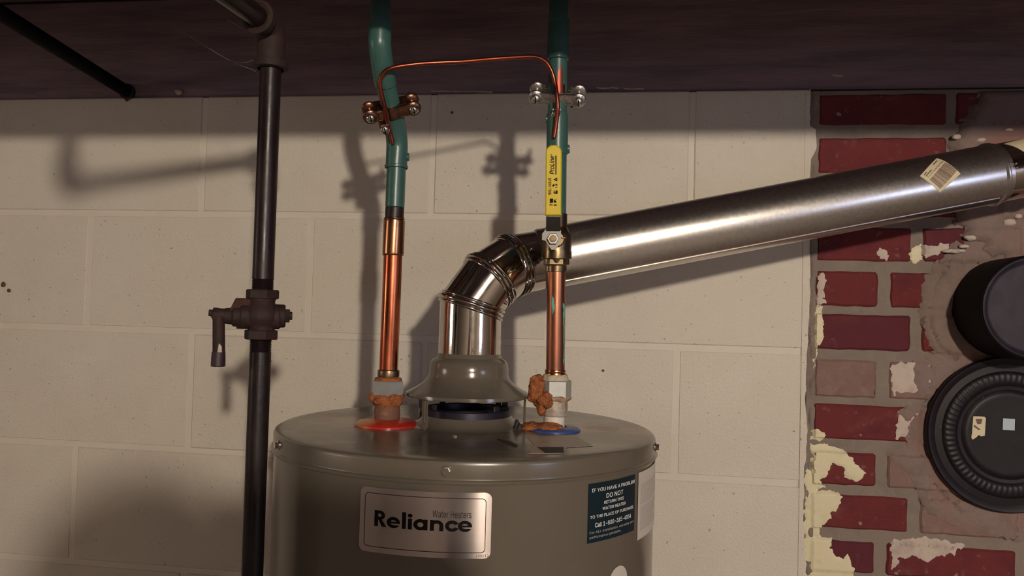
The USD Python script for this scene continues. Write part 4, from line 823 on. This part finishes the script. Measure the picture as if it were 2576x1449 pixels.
# old pipe under the ceiling, upper left
oa = ONY(322, 232, .002); ob = np.array([oa[0], -1.25, oa[2]]); od = nrm(AT(0, 86, 1.03) - oa); od[2] = 0; od = nrm(od)
op = thing('old_pipe', 'thin dark old pipe running back to the wall top at upper left', 'pipe', oa)
part('pipe', rod(oa + od * -.001, oa + od * .50, .0107, 32), 'dark_iron', op)
part('end_plug', rough(lathe([(.0105, -.002), (.0135, 0), (.0135, .007), (.0107, .009)], 32, oa, od), .0008, 200, 2), 'rusty_iron', op)
part('drip', lump(oa + [.001, -.004, -.013], (.004, .003, .005), 6, .4, sub=3), 'dirt', op)
# cobwebs near the gas pipe elbow
cw = []
for pp in ([(430, 62, 1.0), (520, 118, .97), (575, 150, .93), (610, 158, .88), (650, 148, .83)], [(590, 160, .9), (640, 178, .86), (670, 205, .815)], [(568, 46, .8), (600, 66, .8), (625, 82, .8)]):
    cw.append(sweep(spline([AT(*p) for p in pp], 8), .00035, 5))
tag(single('cobweb', cw, 'cobweb_silk').prim, 'faint cobweb strands sagging beside the black pipe elbow', 'cobweb', None, 'stuff')

# ------------------------------------------------------------------ the person taking the picture, behind the camera: the soft shadow at lower left is theirs
import manifold3d as m3
def bone(a, b, ra, rb):
    return m3.Manifold.batch_hull([m3.Manifold.sphere(ra, 24).translate(tuple(map(float, a))), m3.Manifold.sphere(rb, 24).translate(tuple(map(float, b)))])
def chain(pts, rad): return [bone(pts[i], pts[i + 1], rad[i], rad[i + 1]) for i in range(len(pts) - 1)]
def skin_mesh(bs, e=.012, it=12):
    u = m3.Manifold.batch_boolean(bs, m3.OpType.Add).refine_to_length(e).to_mesh()
    m = trimesh.Trimesh(u.vert_properties[:, :3], u.tri_verts, process=True); trimesh.smoothing.filter_taubin(m, iterations=it); return m
mat('skin', (.42, .24, .17), .5); mat('shirt_cotton', (.05, .055, .075), .85); mat('denim', (.04, .05, .085), .85); mat('hair_brown', (.035, .02, .012), .6); mat('shoe_leather', (.03, .022, .018), .5); mat('phone_black', (.01, .01, .012), .25); mat('eye_white', (.7, .68, .64), .3)
px0, py0 = .045, -1.64
hcx, hcy, hcz = .045, -1.545, 1.668
def ell(c, s_): return m3.Manifold.sphere(1.0, 40).scale(tuple(s_)).translate(tuple(map(float, c)))
pn = thing('person', 'person in a dark shirt and jeans holding up a phone to take the picture', 'person', (px0, py0, 0))
bs = [ell((hcx, hcy, hcz + .012), (.076, .094, .104)), bone((hcx, hcy + .030, hcz - .045), (hcx, hcy + .055, hcz - .075), .052, .034), bone((hcx, hcy - .02, hcz - .08), (hcx, py0 + .01, 1.49), .054, .060),
      bone((hcx, hcy + .088, hcz + .010), (hcx, hcy + .108, hcz - .022), .008, .013), bone((hcx - .024, hcy + .088, hcz - .060), (hcx + .024, hcy + .088, hcz - .060), .008, .008)]
for sx in (-1, 1):
    bs += [ell((hcx + sx * .078, hcy - .005, hcz - .005), (.010, .020, .032)), bone((px0 + sx * .19, py0 + .01, 1.425), (px0, py0 + .0, 1.46), .055, .07)]
    sh, el, wr = (px0 + sx * .20, py0, 1.415), (px0 + sx * .27, py0 + .17, 1.20), (.05 + sx * .125, -1.335, 1.585)
    bs += chain([sh, el, wr], [.046, .038, .026])
    pc = np.array([.05 + sx * .098, -1.318, 1.638]); bs += chain([wr, pc, pc + [sx * -.006, .004, .022]], [.025, .026, .024])
    for k, (dz, ln) in enumerate(((.040, .85), (.022, 1.0), (.004, .95), (-.014, .78))):
        a = pc + [sx * -.002, .014, dz - .012]; bs += chain([a, a + [sx * -.016 * ln, .022, .008], a + [sx * -.036 * ln, .0235, .010]], [.0092, .0086, .0074])
    a = pc + [sx * -.010, -.012, -.012]; bs += chain([a, a + [sx * -.018, -.006, .016], a + [sx * -.034, -.002, .028]], [.012, .0100, .0086])
    hip, kn, an = (px0 + sx * .095, py0, .92), (px0 + sx * .11, py0 + .02, .50), (px0 + sx * .115, py0 - .02, .10)
    bs += chain([hip, kn, an], [.082, .055, .040]) + [bone(an, (px0 + sx * .13, py0 + .13, .05), .04, .03)]
bs += [bone((px0, py0, .95), (px0, py0, 1.10), .135, .12), bone((px0 - .07, py0, 1.16), (px0 + .07, py0, 1.16), .11, .11), bone((px0 - .09, py0, 1.33), (px0 + .09, py0, 1.33), .115, .115)]
part('body', skin_mesh(bs, .011, 8), 'skin', pn, smooth=True)
sh_ = [bone((px0 - .045, py0, .93), (px0 + .045, py0, .93), .135, .135), bone((px0, py0, .95), (px0, py0, 1.10), .145, .13), bone((px0 - .075, py0, 1.16), (px0 + .075, py0, 1.16), .120, .120), bone((px0 - .095, py0, 1.33), (px0 + .095, py0, 1.33), .126, .126), bone((px0 - .05, py0, 1.45), (px0 + .05, py0, 1.45), .075, .075)]
tr_ = [bone((px0 - .05, py0, .90), (px0 + .05, py0, .90), .125, .125)]
for sx in (-1, 1):
    sh, el = (px0 + sx * .20, py0, 1.415), (px0 + sx * .27, py0 + .17, 1.20)
    sh_ += [bone((px0 + sx * .19, py0, 1.42), (px0, py0, 1.45), .068, .08), bone(sh, np.array(sh) + .7 * (np.array(el) - sh), .062, .055)]
    tr_ += chain([(px0 + sx * .095, py0, .90), (px0 + sx * .11, py0 + .02, .50), (px0 + sx * .115, py0 - .015, .09)], [.098, .072, .062])
    part('shoe', skin_mesh([bone((px0 + sx * .115, py0 - .05, .046), (px0 + sx * .135, py0 + .15, .038), .046, .038)], .012, 4), 'shoe_leather', pn, smooth=True)
    part('eye', ball((hcx + sx * .031, hcy + .082, hcz + .012), .0115, 2), 'eye_white', pn)
part('shirt', skin_mesh(sh_, .014, 8), 'shirt_cotton', pn, smooth=True); part('trousers', skin_mesh(tr_, .014, 8), 'denim', pn, smooth=True)
part('hair', skin_mesh([ell((hcx, hcy - .012, hcz + .028), (.082, .096, .098)) - m3.Manifold.cube((.4, .3, .5), True).translate((hcx, hcy + .205, hcz - .19))], .010, 6), 'hair_brown', pn, smooth=True)
tag(single('phone', bbox((-.028, -1.2955, 1.636), (.128, -1.2875, 1.712), .003), 'phone_black').prim, 'black phone held up sideways in both hands', 'phone')
